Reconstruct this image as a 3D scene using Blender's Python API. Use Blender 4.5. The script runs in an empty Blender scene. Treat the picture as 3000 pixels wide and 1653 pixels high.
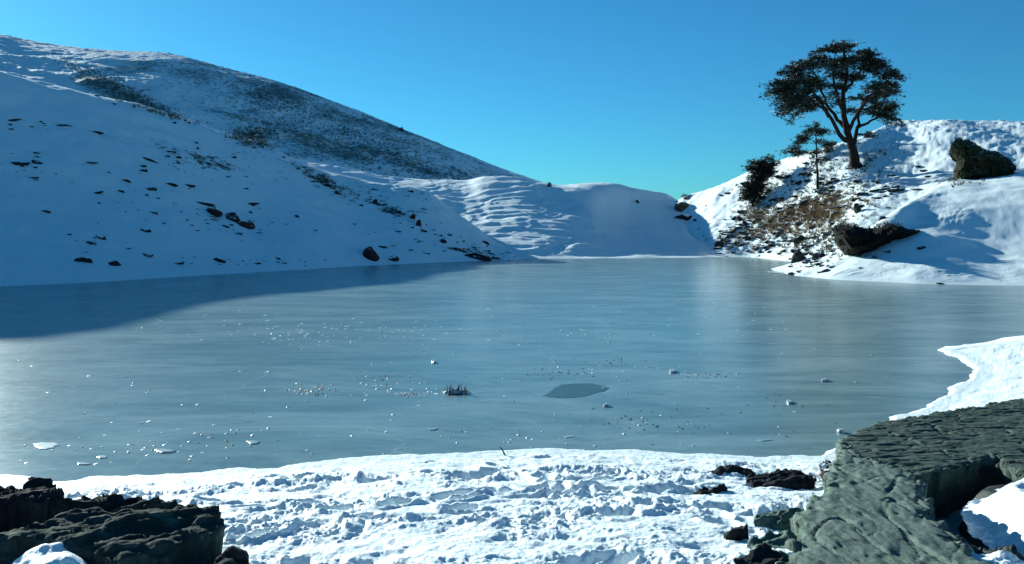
import bpy, math, random
import numpy as np
from mathutils import Vector
from mathutils.bvhtree import BVHTree

random.seed(7)
RNG = np.random.RandomState(7)
scene = bpy.context.scene
COL = scene.collection

# ------------------------------------------------------------------ camera
CAM_H, FPX, HZN, CX = 3.0, 2600.0, 660.0, 1500.0      # eye height, focal in photo pixels, horizon row
cam_d = bpy.data.cameras.new('camera')
cam_d.sensor_fit = 'HORIZONTAL'
cam_d.sensor_width = 36.0
cam_d.lens = 36.0 * FPX / 3000.0
cam_d.shift_y = -(826.5 - HZN) / 3000.0
cam_d.clip_start = 0.05
cam_d.clip_end = 6000
cam = bpy.data.objects.new('camera', cam_d)
COL.objects.link(cam)
cam.location = (0, 0, CAM_H)
cam.rotation_euler = (math.radians(90), 0, 0)
scene.camera = cam

# ------------------------------------------------------------------ sky, sun, exposure
SUN_AZ, SUN_EL = -38.0, 17.0                           # degrees left of the view direction, above the horizon
w = bpy.data.worlds.new('World'); scene.world = w; w.use_nodes = True
nt = w.node_tree; nt.nodes.clear()
sky = nt.nodes.new('ShaderNodeTexSky'); sky.sky_type = 'NISHITA'
sky.sun_disc = False
sky.sun_elevation = math.radians(SUN_EL)
sky.sun_rotation = math.radians(SUN_AZ)
sky.altitude = 2500; sky.air_density = 1.2; sky.dust_density = 1.0; sky.ozone_density = 4.0
tint = nt.nodes.new('ShaderNodeMix'); tint.data_type = 'RGBA'; tint.blend_type = 'MULTIPLY'
tint.inputs[0].default_value = 1.0
tint.inputs[7].default_value = (0.20, 0.665, 0.80, 1)
bg = nt.nodes.new('ShaderNodeBackground'); bg.inputs[1].default_value = 0.080
out = nt.nodes.new('ShaderNodeOutputWorld')
nt.links.new(sky.outputs[0], tint.inputs[6]); nt.links.new(tint.outputs[2], bg.inputs[0])
nt.links.new(bg.outputs[0], out.inputs[0])

sl = bpy.data.lights.new('sun', 'SUN'); sl.energy = 5.0; sl.angle = math.radians(0.55); sl.color = (0.90, 0.985, 0.91)
so = bpy.data.objects.new('sun', sl); COL.objects.link(so)
az, el = math.radians(SUN_AZ), math.radians(SUN_EL)
SUN_DIR = Vector((math.sin(az) * math.cos(el), math.cos(az) * math.cos(el), math.sin(el)))
so.rotation_euler = SUN_DIR.to_track_quat('Z', 'Y').to_euler()
so.location = (-60, 80, 60)
scene.view_settings.view_transform = 'Standard'; scene.view_settings.look = 'None'
scene.view_settings.gamma = 1.0; scene.view_settings.use_curve_mapping = False
scene.view_settings.exposure = 0.85
scene.cycles.max_bounces = 6

# ------------------------------------------------------------------ numpy noise
_perm = RNG.permutation(256); _perm = np.concatenate([_perm, _perm, _perm])
_g2 = np.stack([np.cos(np.arange(256) * 2.399963), np.sin(np.arange(256) * 2.399963)], 1)
def perlin(x, y):
    xi = np.floor(x).astype(np.int64); yi = np.floor(y).astype(np.int64)
    xf = x - xi; yf = y - yi; xi &= 255; yi &= 255
    u = xf * xf * xf * (xf * (xf * 6 - 15) + 10); v = yf * yf * yf * (yf * (yf * 6 - 15) + 10)
    def g(ix, iy, fx, fy):
        h = _perm[_perm[ix & 255] + (iy & 255)]
        gg = _g2[h]
        return gg[..., 0] * fx + gg[..., 1] * fy
    a = g(xi, yi, xf, yf); b = g(xi + 1, yi, xf - 1, yf)
    c = g(xi, yi + 1, xf, yf - 1); d = g(xi + 1, yi + 1, xf - 1, yf - 1)
    return (a + u * (b - a) + v * ((c + u * (d - c)) - (a + u * (b - a)))) * 1.4
def fbm(x, y, oct=4, gain=0.5, lac=2.03):
    s = 0; a = 1.0
    for i in range(oct):
        s = s + a * perlin(x + 17.3 * i, y - 9.1 * i); x = x * lac; y = y * lac; a *= gain
    return s
def ridged(x, y, oct=4):
    s = 0; a = 1.0
    for i in range(oct):
        s = s + a * (1 - np.abs(perlin(x + 7.7 * i, y + 3.3 * i)) * 2); x = x * 2.1; y = y * 2.1; a *= 0.5
    return s
def smooth(a, b, x):
    t = np.clip((x - a) / (b - a), 0, 1); return t * t * (3 - 2 * t)
def cells(x, y, seed=0):
    """distance to nearest jittered cell point (F1) and cell value"""
    xi = np.floor(x).astype(np.int64); yi = np.floor(y).astype(np.int64)
    best = np.full(x.shape, 9.0); val = np.zeros(x.shape)
    for dx in (-1, 0, 1):
        for dy in (-1, 0, 1):
            cx = xi + dx; cy = yi + dy
            h = _perm[_perm[(cx + seed) & 255] + (cy & 255)]; h2 = _perm[h + 31]; h3 = _perm[h + 87]
            d = np.hypot(cx + 0.1 + 0.8 * h / 255 - x, cy + 0.1 + 0.8 * h2 / 255 - y)
            m = d < best; best = np.where(m, d, best); val = np.where(m, h3 / 255, val)
    return best, val

# ------------------------------------------------------------------ helpers
def at_plane(px, py, z0=0.0, gx=0.0, gy=0.0):
    """the point of the plane z = z0 + gx x + gy y seen at photo pixel px, py"""
    dx = (px - CX) / FPX; dz = (HZN - py) / FPX
    Y = (CAM_H - z0) / (gx * dx + gy - dz)
    return dx * Y, Y, CAM_H + dz * Y
def tag(o, label=None, cat=None, group=None, kind=None):
    if label: o['label'] = label
    if cat: o['category'] = cat
    if group: o['group'] = group
    if kind: o['kind'] = kind
    return o
def link(name, me, mat=None, parent=None):
    o = bpy.data.objects.new(name, me); COL.objects.link(o)
    if mat is not None and not me.materials:
        me.materials.append(mat)
    if parent is not None: o.parent = parent
    return o
def empty(name, loc=(0, 0, 0)):
    o = bpy.data.objects.new(name, None); COL.objects.link(o); o.location = loc
    o.empty_display_size = 0.2
    return o
def np_mesh(name, V, F, attrs=None, smooth_shade=True):
    V = np.asarray(V, dtype=np.float32); F = np.asarray(F, dtype=np.int32)
    me = bpy.data.meshes.new(name)
    me.vertices.add(len(V)); me.vertices.foreach_set('co', V.ravel())
    k = F.shape[1]
    me.loops.add(F.size); me.loops.foreach_set('vertex_index', F.ravel())
    me.polygons.add(len(F))
    me.polygons.foreach_set('loop_start', np.arange(0, F.size, k, dtype=np.int32))
    me.polygons.foreach_set('loop_total', np.full(len(F), k, dtype=np.int32))
    me.polygons.foreach_set('use_smooth', np.full(len(F), smooth_shade))
    if attrs:
        for n, a in attrs.items():
            at = me.attributes.new(n, 'FLOAT', 'POINT'); at.data.foreach_set('value', np.asarray(a, dtype=np.float32).ravel())
    me.update(calc_edges=True)
    return me
def grid_faces(nr, nc, keep=None):
    i = np.arange(nr - 1)[:, None] * nc + np.arange(nc - 1)[None, :]
    F = np.stack([i, i + 1, i + nc + 1, i + nc], -1)
    if keep is not None: F = F[keep]
    return F.reshape(-1, 4)
def compact(V, F, attrs=None):
    used = np.unique(F); m = np.full(len(V), -1); m[used] = np.arange(len(used))
    return V[used], m[F], ({k: np.asarray(a).ravel()[used] for k, a in attrs.items()} if attrs else None)
def pchip(xk, yk, x):
    """monotone cubic through columns of yk (n, m), at x"""
    xk = np.asarray(xk, float); yk = np.asarray(yk, float)
    h = np.diff(xk)[:, None]; d = np.diff(yk, axis=0) / h
    m = np.zeros_like(yk); m[0] = d[0]; m[-1] = d[-1]
    if len(xk) > 2:
        w1 = 2 * h[1:] + h[:-1]; w2 = h[1:] + 2 * h[:-1]
        with np.errstate(all='ignore'):
            mm = (w1 + w2) / (w1 / d[:-1] + w2 / d[1:])
        m[1:-1] = np.where(d[:-1] * d[1:] > 0, np.nan_to_num(mm), 0)
    x = np.clip(x, xk[0], xk[-1])
    i = np.clip(np.searchsorted(xk, x, side='right') - 1, 0, len(xk) - 2)
    t = ((x - xk[i]) / (xk[i + 1] - xk[i]))[:, None]; hh = (xk[i + 1] - xk[i])[:, None]
    return ((2 * t ** 3 - 3 * t ** 2 + 1) * yk[i] + (t ** 3 - 2 * t ** 2 + t) * hh * m[i]
            + (-2 * t ** 3 + 3 * t ** 2) * yk[i + 1] + (t ** 3 - t ** 2) * hh * m[i + 1])

# ------------------------------------------------------------------ materials
def new_mat(name):
    m = bpy.data.materials.new(name); m.use_nodes = True
    t = m.node_tree; t.nodes.clear()
    o = t.nodes.new('ShaderNodeOutputMaterial'); b = t.nodes.new('ShaderNodeBsdfPrincipled')
    t.links.new(b.outputs[0], o.inputs[0])
    return m, t, b
def N(t, kind, **kw):
    n = t.nodes.new(kind)
    for k, v in kw.items(): setattr(n, k, v)
    return n
def noise(t, vec, scale, detail=5, rough=0.6, dist=0.0):
    n = N(t, 'ShaderNodeTexNoise'); n.inputs['Scale'].default_value = scale; n.inputs['Detail'].default_value = detail
    n.inputs['Roughness'].default_value = rough; n.inputs['Distortion'].default_value = dist
    t.links.new(vec, n.inputs['Vector']); return n.outputs[0]
def mapping(t, vec, scale=(1, 1, 1), rot=(0, 0, 0)):
    n = N(t, 'ShaderNodeMapping'); n.inputs['Scale'].default_value = scale; n.inputs['Rotation'].default_value = rot
    t.links.new(vec, n.inputs['Vector']); return n.outputs[0]
def ramp(t, fac, stops, interp='LINEAR'):
    n = N(t, 'ShaderNodeValToRGB'); n.color_ramp.interpolation = interp
    el = n.color_ramp.elements
    while len(el) < len(stops): el.new(0.5)
    for e, (p, c) in zip(el, stops):
        e.position = p; e.color = (c[0], c[1], c[2], 1) if hasattr(c, '__len__') else (c, c, c, 1)
    t.links.new(fac, n.inputs[0]); return n.outputs[0]
def mix(t, fac, a, b, mode='MIX'):
    n = N(t, 'ShaderNodeMix', data_type='RGBA', blend_type=mode)
    for s, v in ((0, fac), (6, a), (7, b)):
        if hasattr(v, 'links') or isinstance(v, bpy.types.NodeSocket): t.links.new(v, n.inputs[s])
        elif s == 0: n.inputs[0].default_value = v
        else: n.inputs[s].default_value = (v[0], v[1], v[2], 1)
    return n.outputs[2]
def math_(t, op, a, b=0.0, c=None):
    n = N(t, 'ShaderNodeMath', operation=op)
    for i, v in enumerate((a, b, c)):
        if v is None: continue
        if isinstance(v, bpy.types.NodeSocket): t.links.new(v, n.inputs[i])
        else: n.inputs[i].default_value = v
    return n.outputs[0]
def bump(t, h, strength, dist, prev=None):
    n = N(t, 'ShaderNodeBump'); n.inputs['Strength'].default_value = strength; n.inputs['Distance'].default_value = dist
    t.links.new(h, n.inputs['Height'])
    if prev is not None: t.links.new(prev, n.inputs['Normal'])
    return n.outputs[0]
def gpos(t): return N(t, 'ShaderNodeNewGeometry').outputs['Position']
def opos(t): return N(t, 'ShaderNodeTexCoord').outputs['Object']
def attr(t, name):
    n = N(t, 'ShaderNodeAttribute'); n.attribute_name = name; return n.outputs['Fac']

SNOW = (0.85, 0.945, 0.965)
def snow_material(name, soil_or_shade_a=(0.035, 0.035, 0.02), soil_or_shade_b=(0.10, 0.07, 0.035), patch=3.0, fine=0.02, bstr=0.5, snowcol=SNOW, soft=0.03):
    m, t, b = new_mat(name); p = gpos(t)
    n1 = noise(t, p, patch, 7, 0.68); bare = attr(t, 'bare')
    s = math_(t, 'ADD', n1, bare)
    msk = ramp(t, s, [(0.0, 0.0), (0.96, 0.0), (1.0, 1.0)])
    # (bare 0: never; bare 0.5: about half)
    msk = ramp(t, math_(t, 'SUBTRACT', s, 0.5), [(0.5 - soft, 0.0), (0.5 + soft, 1.0)])
    sc = ramp(t, noise(t, p, 6.0, 4, 0.6), [(0.35, soil_or_shade_a), (0.7, soil_or_shade_b)])
    var = mix(t, noise(t, p, 0.35, 4), tuple(c * 0.94 for c in snowcol), snowcol)
    t.links.new(mix(t, msk, var, sc), b.inputs['Base Color'])
    b.inputs['Roughness'].default_value = 0.62
    b.inputs['Specular IOR Level'].default_value = 0.3
    h = math_(t, 'ADD', noise(t, p, 9.0, 6, 0.65), math_(t, 'MULTIPLY', noise(t, p, 60.0, 4, 0.7), 0.25))
    nn = bump(t, h, bstr, fine * 4)
    t.links.new(nn, b.inputs['Normal'])
    return m
M = {}
M['snow'] = snow_material('snow', soil_or_shade_a=(0.008, 0.010, 0.010), soil_or_shade_b=(0.03, 0.035, 0.03), fine=0.010, bstr=0.6)  # near-black pair is the shade painted into the bank gully
M['snow_hill'] = snow_material('snow_hillside', soil_or_shade_a=(0.02, 0.035, 0.03), soil_or_shade_b=(0.05, 0.045, 0.035), patch=1.3, fine=0.03, soft=0.05)
M['snow_rear'] = snow_material('snow_rear_hillside', soil_or_shade_a=(0.06, 0.105, 0.105), soil_or_shade_b=(0.16, 0.23, 0.20), patch=1.15, fine=0.06, soft=0.10)
M['snow_right'] = snow_material('snow_right_hillside', soil_or_shade_a=(0.02, 0.024, 0.015), soil_or_shade_b=(0.10, 0.065, 0.03), patch=1.6, fine=0.02)

def rock_material(name, a, b_, c, snow_amt=None, scale=3.0, rot=(0.5, 0.2, 0.4), coord='o', flat=4.0, bs=0.8, bd=0.05, sc=None):
    m, t, b = new_mat(name); p = opos(t) if coord == 'o' else gpos(t)
    sc = sc or (1, 1, flat)
    mp = mapping(t, p, sc, rot)
    n1 = noise(t, mp, scale, 8, 0.7, 0.4)
    n2 = noise(t, p, scale * 5, 6, 0.7)
    col = ramp(t, n1, [(0.3, a), (0.52, b_), (0.72, c)])
    col = mix(t, ramp(t, n2, [(0.35, 0.0), (0.75, 0.75)]), col, tuple(x * 1.5 for x in b_))
    crack = ramp(t, noise(t, mapping(t, p, (sc[0], sc[1], sc[2] * 1.5), rot), scale * 1.6, 9, 0.75, 1.5), [(0.30, 0.25), (0.44, 1.0)])
    col = mix(t, 1.0, col, crack, 'MULTIPLY')
    rough = 0.92 if b_[1] < 0.05 else 0.75
    if snow_amt is not None:
        g = N(t, 'ShaderNodeNewGeometry'); sx = N(t, 'ShaderNodeSeparateXYZ'); t.links.new(g.outputs['Normal'], sx.inputs[0])
        s = math_(t, 'ADD', sx.outputs[2], math_(t, 'MULTIPLY', math_(t, 'SUBTRACT', noise(t, gpos(t), 5.0, 5), 0.5), 0.7))
        f = ramp(t, s, [(snow_amt, 0.0), (min(snow_amt + 0.06, 1.0), 1.0)])
        col = mix(t, f, col, SNOW)
    t.links.new(col, b.inputs['Base Color']); b.inputs['Roughness'].default_value = rough
    b.inputs['Specular IOR Level'].default_value = 0.12 if b_[1] < 0.05 else 0.3
    h = math_(t, 'ADD', n1, math_(t, 'MULTIPLY', n2, 0.5))
    t.links.new(bump(t, h, bs, bd), b.inputs['Normal'])
    return m
M['rock_red'] = rock_material('dark_reddish_rock', (0.012, 0.008, 0.009), (0.045, 0.02, 0.02), (0.10, 0.05, 0.045), 0.80, 1.5)
M['rock_dark'] = rock_material('dark_slate_rock', (0.008, 0.009, 0.009), (0.022, 0.024, 0.022), (0.055, 0.055, 0.045), 0.82, 1.5)
M['rock_brown'] = rock_material('brown_rock', (0.02, 0.014, 0.01), (0.08, 0.055, 0.035), (0.20, 0.15, 0.09), 0.80, 1.5)
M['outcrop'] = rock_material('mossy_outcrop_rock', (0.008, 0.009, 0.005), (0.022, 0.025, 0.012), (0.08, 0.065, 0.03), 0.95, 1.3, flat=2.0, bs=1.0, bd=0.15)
M['outcrop_dark'] = rock_material('shade_painted_outcrop_rock', (0.003, 0.003, 0.003), (0.009, 0.008, 0.006), (0.035, 0.028, 0.018), None, 1.3, flat=2.0, bs=1.0, bd=0.15)  # shade of the overhang's hollow put into a near-black rock colour
M['slab'] = rock_material('green_grey_slab_rock', (0.028, 0.048, 0.040), (0.082, 0.128, 0.106), (0.155, 0.21, 0.17), None, 3.6, coord='g', rot=(0, 0, 0.12), sc=(3.4, 0.8, 1.5), bs=0.9, bd=0.03)
M['slab_green'] = rock_material('dark_green_slab_rock', (0.018, 0.030, 0.025), (0.050, 0.078, 0.062), (0.11, 0.145, 0.10), None, 3.4, coord='g', rot=(0, 0, -0.2), sc=(0.7, 2.6, 1.5), bs=0.9, bd=0.03)
M['slab_left'] = rock_material('dark_grey_slab_rock', (0.008, 0.012, 0.013), (0.030, 0.044, 0.040), (0.15, 0.20, 0.17), None, 2.6, coord='g', rot=(0, 0, -0.5), sc=(0.9, 2.4, 1.5), bs=0.9, bd=0.03)
M['slab_black'] = rock_material('near_black_rock', (0.008, 0.010, 0.012), (0.02, 0.022, 0.024), (0.05, 0.055, 0.055), None, 2.4, coord='g', flat=1.5, bs=0.9, bd=0.03)  # near-black rock tone, rough all over

def ice_material():
    m, t, b = new_mat('lake_ice'); p = gpos(t)
    big = noise(t, mapping(t, p, (0.10, 0.16, 1)), 1.0, 5, 0.6)
    med = noise(t, mapping(t, p, (0.45, 1.5, 1), (0, 0, 0.12)), 1.0, 7, 0.7, 0.3)
    fin = noise(t, mapping(t, p, (5, 9, 1)), 1.0, 5, 0.7)
    col = ramp(t, med, [(0.30, (0.085, 0.145, 0.15)), (0.5, (0.135, 0.225, 0.23)), (0.72, (0.20, 0.31, 0.31))])
    col = mix(t, ramp(t, big, [(0.35, 0.0), (0.7, 0.6)]), col, (0.20, 0.29, 0.30))
    col = mix(t, ramp(t, fin, [(0.62, 0.0), (0.80, 0.4)]), col, (0.50, 0.60, 0.63))
    # frost veils and hairline cracks
    fv = noise(t, mapping(t, p, (0.22, 0.5, 1), (0, 0, 0.3)), 1.0, 9, 0.78, 0.8)
    col = mix(t, ramp(t, fv, [(0.46, 0.0), (0.70, 0.65)]), col, (0.36, 0.46, 0.46))
    vo = N(t, 'ShaderNodeTexVoronoi', feature='DISTANCE_TO_EDGE'); vo.inputs['Scale'].default_value = 0.22
    wob = N(t, 'ShaderNodeVectorMath', operation='ADD'); nz = N(t, 'ShaderNodeTexNoise'); nz.inputs['Scale'].default_value = 0.6; nz.inputs['Detail'].default_value = 5
    t.links.new(p, nz.inputs['Vector']); t.links.new(mapping(t, p, (1, 1.6, 1)), wob.inputs[0]); t.links.new(nz.outputs['Color'], wob.inputs[1])
    t.links.new(wob.outputs[0], vo.inputs['Vector'])
    ck = math_(t, 'MULTIPLY', ramp(t, vo.outputs['Distance'], [(0.0, 1.0), (0.006, 0.0)]), ramp(t, big, [(0.45, 0.0), (0.6, 0.5)]))
    col = mix(t, ck, col, (0.45, 0.55, 0.56))
    # frozen-in leaves of darker ice
    dk = noise(t, mapping(t, p, (0.9, 3.2, 1), (0, 0, -0.1)), 1.0, 3, 0.5)
    col = mix(t, ramp(t, dk, [(0.66, 0.0), (0.74, 0.45)]), col, (0.06, 0.12, 0.15))
    t.links.new(col, b.inputs['Base Color'])
    t.links.new(ramp(t, math_(t, 'MULTIPLY_ADD', fin, 0.5, math_(t, 'MULTIPLY', big, 0.5)), [(0.3, 0.17), (0.7, 0.27)]), b.inputs['Roughness'])
    b.inputs['IOR'].default_value = 1.31; b.inputs['Specular IOR Level'].default_value = 0.42
    h = math_(t, 'ADD', math_(t, 'MULTIPLY', noise(t, mapping(t, p, (1.2, 3.0, 1)), 1.0, 6, 0.6), 0.5), math_(t, 'MULTIPLY', fin, 0.2))
    t.links.new(bump(t, h, 0.35, 0.02), b.inputs['Normal'])
    return m
M['ice'] = ice_material()
def plain(name, col, rough=0.7, col2=None, scale=8.0):
    m, t, b = new_mat(name)
    if col2 is not None: t.links.new(ramp(t, noise(t, gpos(t), scale, 4), [(0.35, col), (0.65, col2)]), b.inputs['Base Color'])
    else: b.inputs['Base Color'].default_value = (*col, 1)
    b.inputs['Roughness'].default_value = rough
    return m
M['bark'] = rock_material('pine_bark', (0.008, 0.006, 0.006), (0.02, 0.014, 0.012), (0.045, 0.032, 0.026), None, 3.0, flat=0.3)
M['needles'] = plain('pine_needles', (0.008, 0.014, 0.012), 0.6, (0.028, 0.042, 0.026), 1.5)
M['needles_dark'] = plain('dense_conifer_needles', (0.008, 0.014, 0.010), 0.6, (0.022, 0.034, 0.018), 1.5)
M['straw'] = plain('dry_straw_grass', (0.12, 0.07, 0.03), 0.8, (0.38, 0.25, 0.11), 2.0)
M['heath'] = plain('dark_heath_grass', (0.018, 0.024, 0.014), 0.85, (0.07, 0.06, 0.03), 2.0)
M['straw_olive'] = plain('olive_heath', (0.02, 0.03, 0.012), 0.85, (0.10, 0.10, 0.035), 2.0)
M['scrub'] = plain('frosted_scrub', (0.03, 0.045, 0.035), 0.85, (0.12, 0.13, 0.10), 2.0)
M['frost'] = plain('white_frost', (0.30, 0.40, 0.42), 0.5, (0.58, 0.68, 0.70), 2.0)
M['chip'] = plain('pale_ice_chip', (0.24, 0.33, 0.35), 0.3, (0.42, 0.52, 0.54), 3.0)
M['darkice'] = plain('dark_clear_ice', (0.035, 0.11, 0.16), 0.5, (0.055, 0.15, 0.20), 5.0)
M['darkice'].node_tree.nodes['Principled BSDF'].inputs['Specular IOR Level'].default_value = 0.15
M['twig'] = plain('dark_twig', (0.02, 0.018, 0.015), 0.8, (0.05, 0.04, 0.03))

# ------------------------------------------------------------------ terrain patches
BVH = {}
ROCKFACE = {}
def patch(name, cols, mat, u_in=(0, 3000), du=5.0, du_out=40.0, rows=150, noise_fn=None, bare_fn=None):
    """cols: [(u, [(Y, y_pixel), ...]), ...] with equally many knots each, front to back"""
    uk = np.array([c[0] for c in cols], float)
    Yk = np.array([[k[0] for k in c[1]] for c in cols], float)
    Zk = np.array([[CAM_H + (HZN - k[1]) / FPX * k[0] for k in c[1]] for c in cols], float)
    us = [uk[0]]
    while us[-1] < uk[-1]:
        us.append(us[-1] + (du if u_in[0] - 60 <= us[-1] <= u_in[1] + 60 else du_out))
    us = np.array(us)
    Yc = pchip(uk, Yk, us); Zc = pchip(uk, Zk, us)
    K = Yk.shape[1]; tk = np.arange(K); ts = np.linspace(0, K - 1, rows)
    Yg = pchip(tk, Yc.T, ts); Zg = pchip(tk, Zc.T, ts)          # rows x cols
    Ug = np.broadcast_to(us[None, :], Yg.shape); Tg = np.broadcast_to(ts[:, None], Yg.shape)
    Xg = (Ug - CX) / FPX * Yg
    dz, dh = (noise_fn(Xg, Yg, Ug, Tg) if noise_fn else (0, 0))
    Zg = Zg + dz
    bare = bare_fn(Xg, Yg, Zg, Ug, Tg) if bare_fn else np.zeros_like(Zg)
    V = np.stack([Xg, Yg, Zg], -1).reshape(-1, 3); F = grid_faces(*Yg.shape)
    me = np_mesh(name, V, F, {'bare': bare})
    o = link(name, me, mat); tag(o, kind='structure')
    BVH[name] = BVHTree.FromPolygons(V.tolist(), F.tolist())
    return o
def hit(px, py, only=None):
    d = Vector(((px - CX) / FPX, 1, (HZN - py) / FPX)).normalized(); best = None
    for n, b in (list(BVH.items()) + (list(ROCKFACE.items()) if only and 'rockface' in only else [])):
        if only and n not in only and n not in ROCKFACE: continue
        loc, nor, i, dist = b.ray_cast(Vector((0, 0, CAM_H)), d)
        if loc is not None and (best is None or dist < best[2]):
            best = (loc, nor if nor.z > 0 else -nor, dist, n)
    return best
def drop(x, y):
    best = None
    for n, b in BVH.items():
        loc, nor, i, dist = b.ray_cast(Vector((x, y, 400)), Vector((0, 0, -1)))
        if loc is not None and (best is None or loc.z > best[0].z): best = (loc, nor)
    return best

# --- rear hill (scrubby, in shade)
def rear_noise(X, Y, U, T):
    n = fbm(X / 16, Y / 16, 5) * 0.9 + fbm(X / 2.4 + 5, Y / 2.4, 4) * 0.22
    n = n * smooth(0, 1, T)
    return n * np.where(T > 3, 0.5, 1.0), 0
def rear_bare(X, Y, Z, U, T):
    b = 0.335 + 0.22 * fbm(X / 22, Y / 30, 4) + 0.08 * fbm(X / 5, Y / 5, 3)
    yp = HZN - (Z - CAM_H) / Y * FPX
    # scrub band along the crest and its right shoulder, cleaner snow near the left top and low right
    b += 0.13 * smooth(500, 900, U) - 0.10 * smooth(1150, 1400, U) + 0.02
    band = np.exp(-((yp - (120 + 0.47 * U)) / 30.0) ** 2) * smooth(150, 260, U) * (1 - smooth(480, 620, U))
    b += 0.30 * band - 0.07 * (1 - smooth(100, 400, U))
    return np.clip(b, 0, 0.62)
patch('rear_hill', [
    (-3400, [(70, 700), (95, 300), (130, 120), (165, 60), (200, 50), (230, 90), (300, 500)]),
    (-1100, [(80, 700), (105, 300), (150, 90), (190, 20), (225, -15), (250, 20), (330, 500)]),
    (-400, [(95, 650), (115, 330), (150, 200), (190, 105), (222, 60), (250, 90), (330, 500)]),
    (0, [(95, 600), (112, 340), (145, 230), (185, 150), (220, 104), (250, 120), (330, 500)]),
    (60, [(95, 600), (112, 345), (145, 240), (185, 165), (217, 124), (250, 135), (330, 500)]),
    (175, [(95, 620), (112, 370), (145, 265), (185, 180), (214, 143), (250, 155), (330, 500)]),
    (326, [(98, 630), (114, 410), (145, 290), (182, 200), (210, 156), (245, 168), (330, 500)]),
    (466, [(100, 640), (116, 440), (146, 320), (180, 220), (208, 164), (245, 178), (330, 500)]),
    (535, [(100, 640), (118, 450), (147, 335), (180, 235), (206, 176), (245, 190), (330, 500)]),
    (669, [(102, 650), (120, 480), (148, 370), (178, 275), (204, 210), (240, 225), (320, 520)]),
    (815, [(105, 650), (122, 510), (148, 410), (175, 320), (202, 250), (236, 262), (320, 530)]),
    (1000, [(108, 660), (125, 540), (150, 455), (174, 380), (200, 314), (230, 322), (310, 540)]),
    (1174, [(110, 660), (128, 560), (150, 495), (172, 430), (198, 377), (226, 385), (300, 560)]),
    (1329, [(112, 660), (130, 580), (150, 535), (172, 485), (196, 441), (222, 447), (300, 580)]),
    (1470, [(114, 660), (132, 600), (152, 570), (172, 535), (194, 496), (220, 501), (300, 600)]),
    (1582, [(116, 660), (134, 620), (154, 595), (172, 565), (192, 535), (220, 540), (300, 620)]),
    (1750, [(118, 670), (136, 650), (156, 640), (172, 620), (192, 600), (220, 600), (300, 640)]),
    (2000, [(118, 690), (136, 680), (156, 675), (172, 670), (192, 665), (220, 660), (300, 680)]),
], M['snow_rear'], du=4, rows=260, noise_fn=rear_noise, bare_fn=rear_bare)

# --- near left hill (smooth snow slope, in shade)
def left_noise(X, Y, U, T):
    w_ = smooth(1.0, 1.4, T)
    n = fbm(X / 14 + 3, Y / 14, 4) * 0.45 + fbm(X / 2.2, Y / 2.2, 4) * 0.07
    n += 0.10 * (ridged(X / 3.5 + 0.5 * Y / 3.5, Y / 1.8, 3) - 1.0) * smooth(-0.1, 0.5, fbm(X / 9, Y / 9 + 4, 2))
    return n * w_, 0
def left_bare(X, Y, Z, U, T):
    b = 0.17 + 0.10 * fbm(X / 7, Y / 7, 3)
    b += 0.17 * smooth(2.75, 3.05, T) * smooth(250, 500, U) * (1 - smooth(1300, 1400, U))
    b += 0.10 * smooth(1150, 1400, U) * smooth(1.3, 1.8, T)
    yp = HZN - (Z - CAM_H) / Y * FPX
    for cu, cy, ru, ry, a_, sl_ in [(640, 640, 120, 34, .26, .15), (600, 480, 90, 26, .24, .15), (100, 480, 90, 22, .26, 0), (140, 365, 110, 14, .16, 0), (270, 705, 60, 18, .22, 0),
                                  (450, 550, 120, 16, .16, 0), (740, 400, 60, 22, .3, .2), (790, 760, 150, 8, .22, -.04), (1180, 640, 100, 22, .26, .55), (1400, 738, 90, 14, .24, .2), (960, 545, 80, 18, .2, .5), (230, 535, 90, 10, .1, 0), (1130, 720, 130, 16, .18, .0)]:
        b = b + a_ * np.exp(-(((U - cu) / ru) ** 2 + ((yp - cy - sl_ * (U - cu)) / ry) ** 2))
    return np.clip(b, 0, 0.5)
patch('left_hill', [
    (-3400, [(12, 1300), (14, 1220), (22, 700), (34, 200), (45, 60), (70, 500)]),
    (-1600, [(22, 1080), (25, 972), (36, 600), (52, 200), (66, 60), (95, 420)]),
    (-800, [(29, 1010), (33, 896), (45, 560), (60, 230), (74, 60), (105, 380)]),
    (-350, [(35, 980), (39, 862), (50, 590), (64, 300), (77, 85), (108, 370)]),
    (0, [(39, 940), (43.3, 842), (54, 610), (67, 365), (80, 214), (108, 370)]),
    (230, [(42, 930), (46, 830), (57, 620), (69, 400), (83, 266), (110, 400)]),
    (431, [(45, 920), (49.5, 818), (60, 630), (72, 430), (87, 313), (112, 440)]),
    (640, [(49, 900), (54, 805), (64, 645), (76, 480), (91, 384), (114, 480)]),
    (757, [(51, 890), (56.5, 798), (67, 655), (78, 510), (93, 424), (114, 510)]),
    (892, [(54, 880), (60, 789), (69, 665), (80, 550), (92, 486), (112, 550)]),
    (1050, [(59, 870), (65, 780), (72, 690), (81, 600), (90, 532), (108, 590)]),
    (1240, [(63, 860), (70, 771), (75, 710), (81, 640), (88, 560), (104, 630)]),
    (1311, [(65, 855), (72, 769), (76, 720), (81, 665), (86, 608), (102, 660)]),
    (1399, [(67, 850), (74, 766), (77, 738), (81, 705), (85, 667), (100, 700)]),
    (1440, [(68, 848), (75, 765), (78, 748), (81, 728), (84, 700), (98, 720)]),
    (1505, [(69, 846), (76, 763.5), (78, 757), (80, 748), (82, 738), (95, 745)]),
    (1550, [(71, 842), (77, 770), (79, 772), (81, 770), (83, 772), (92, 775)]),
], M['snow_hill'], du=4, rows=240, noise_fn=left_noise, bare_fn=left_bare)

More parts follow.
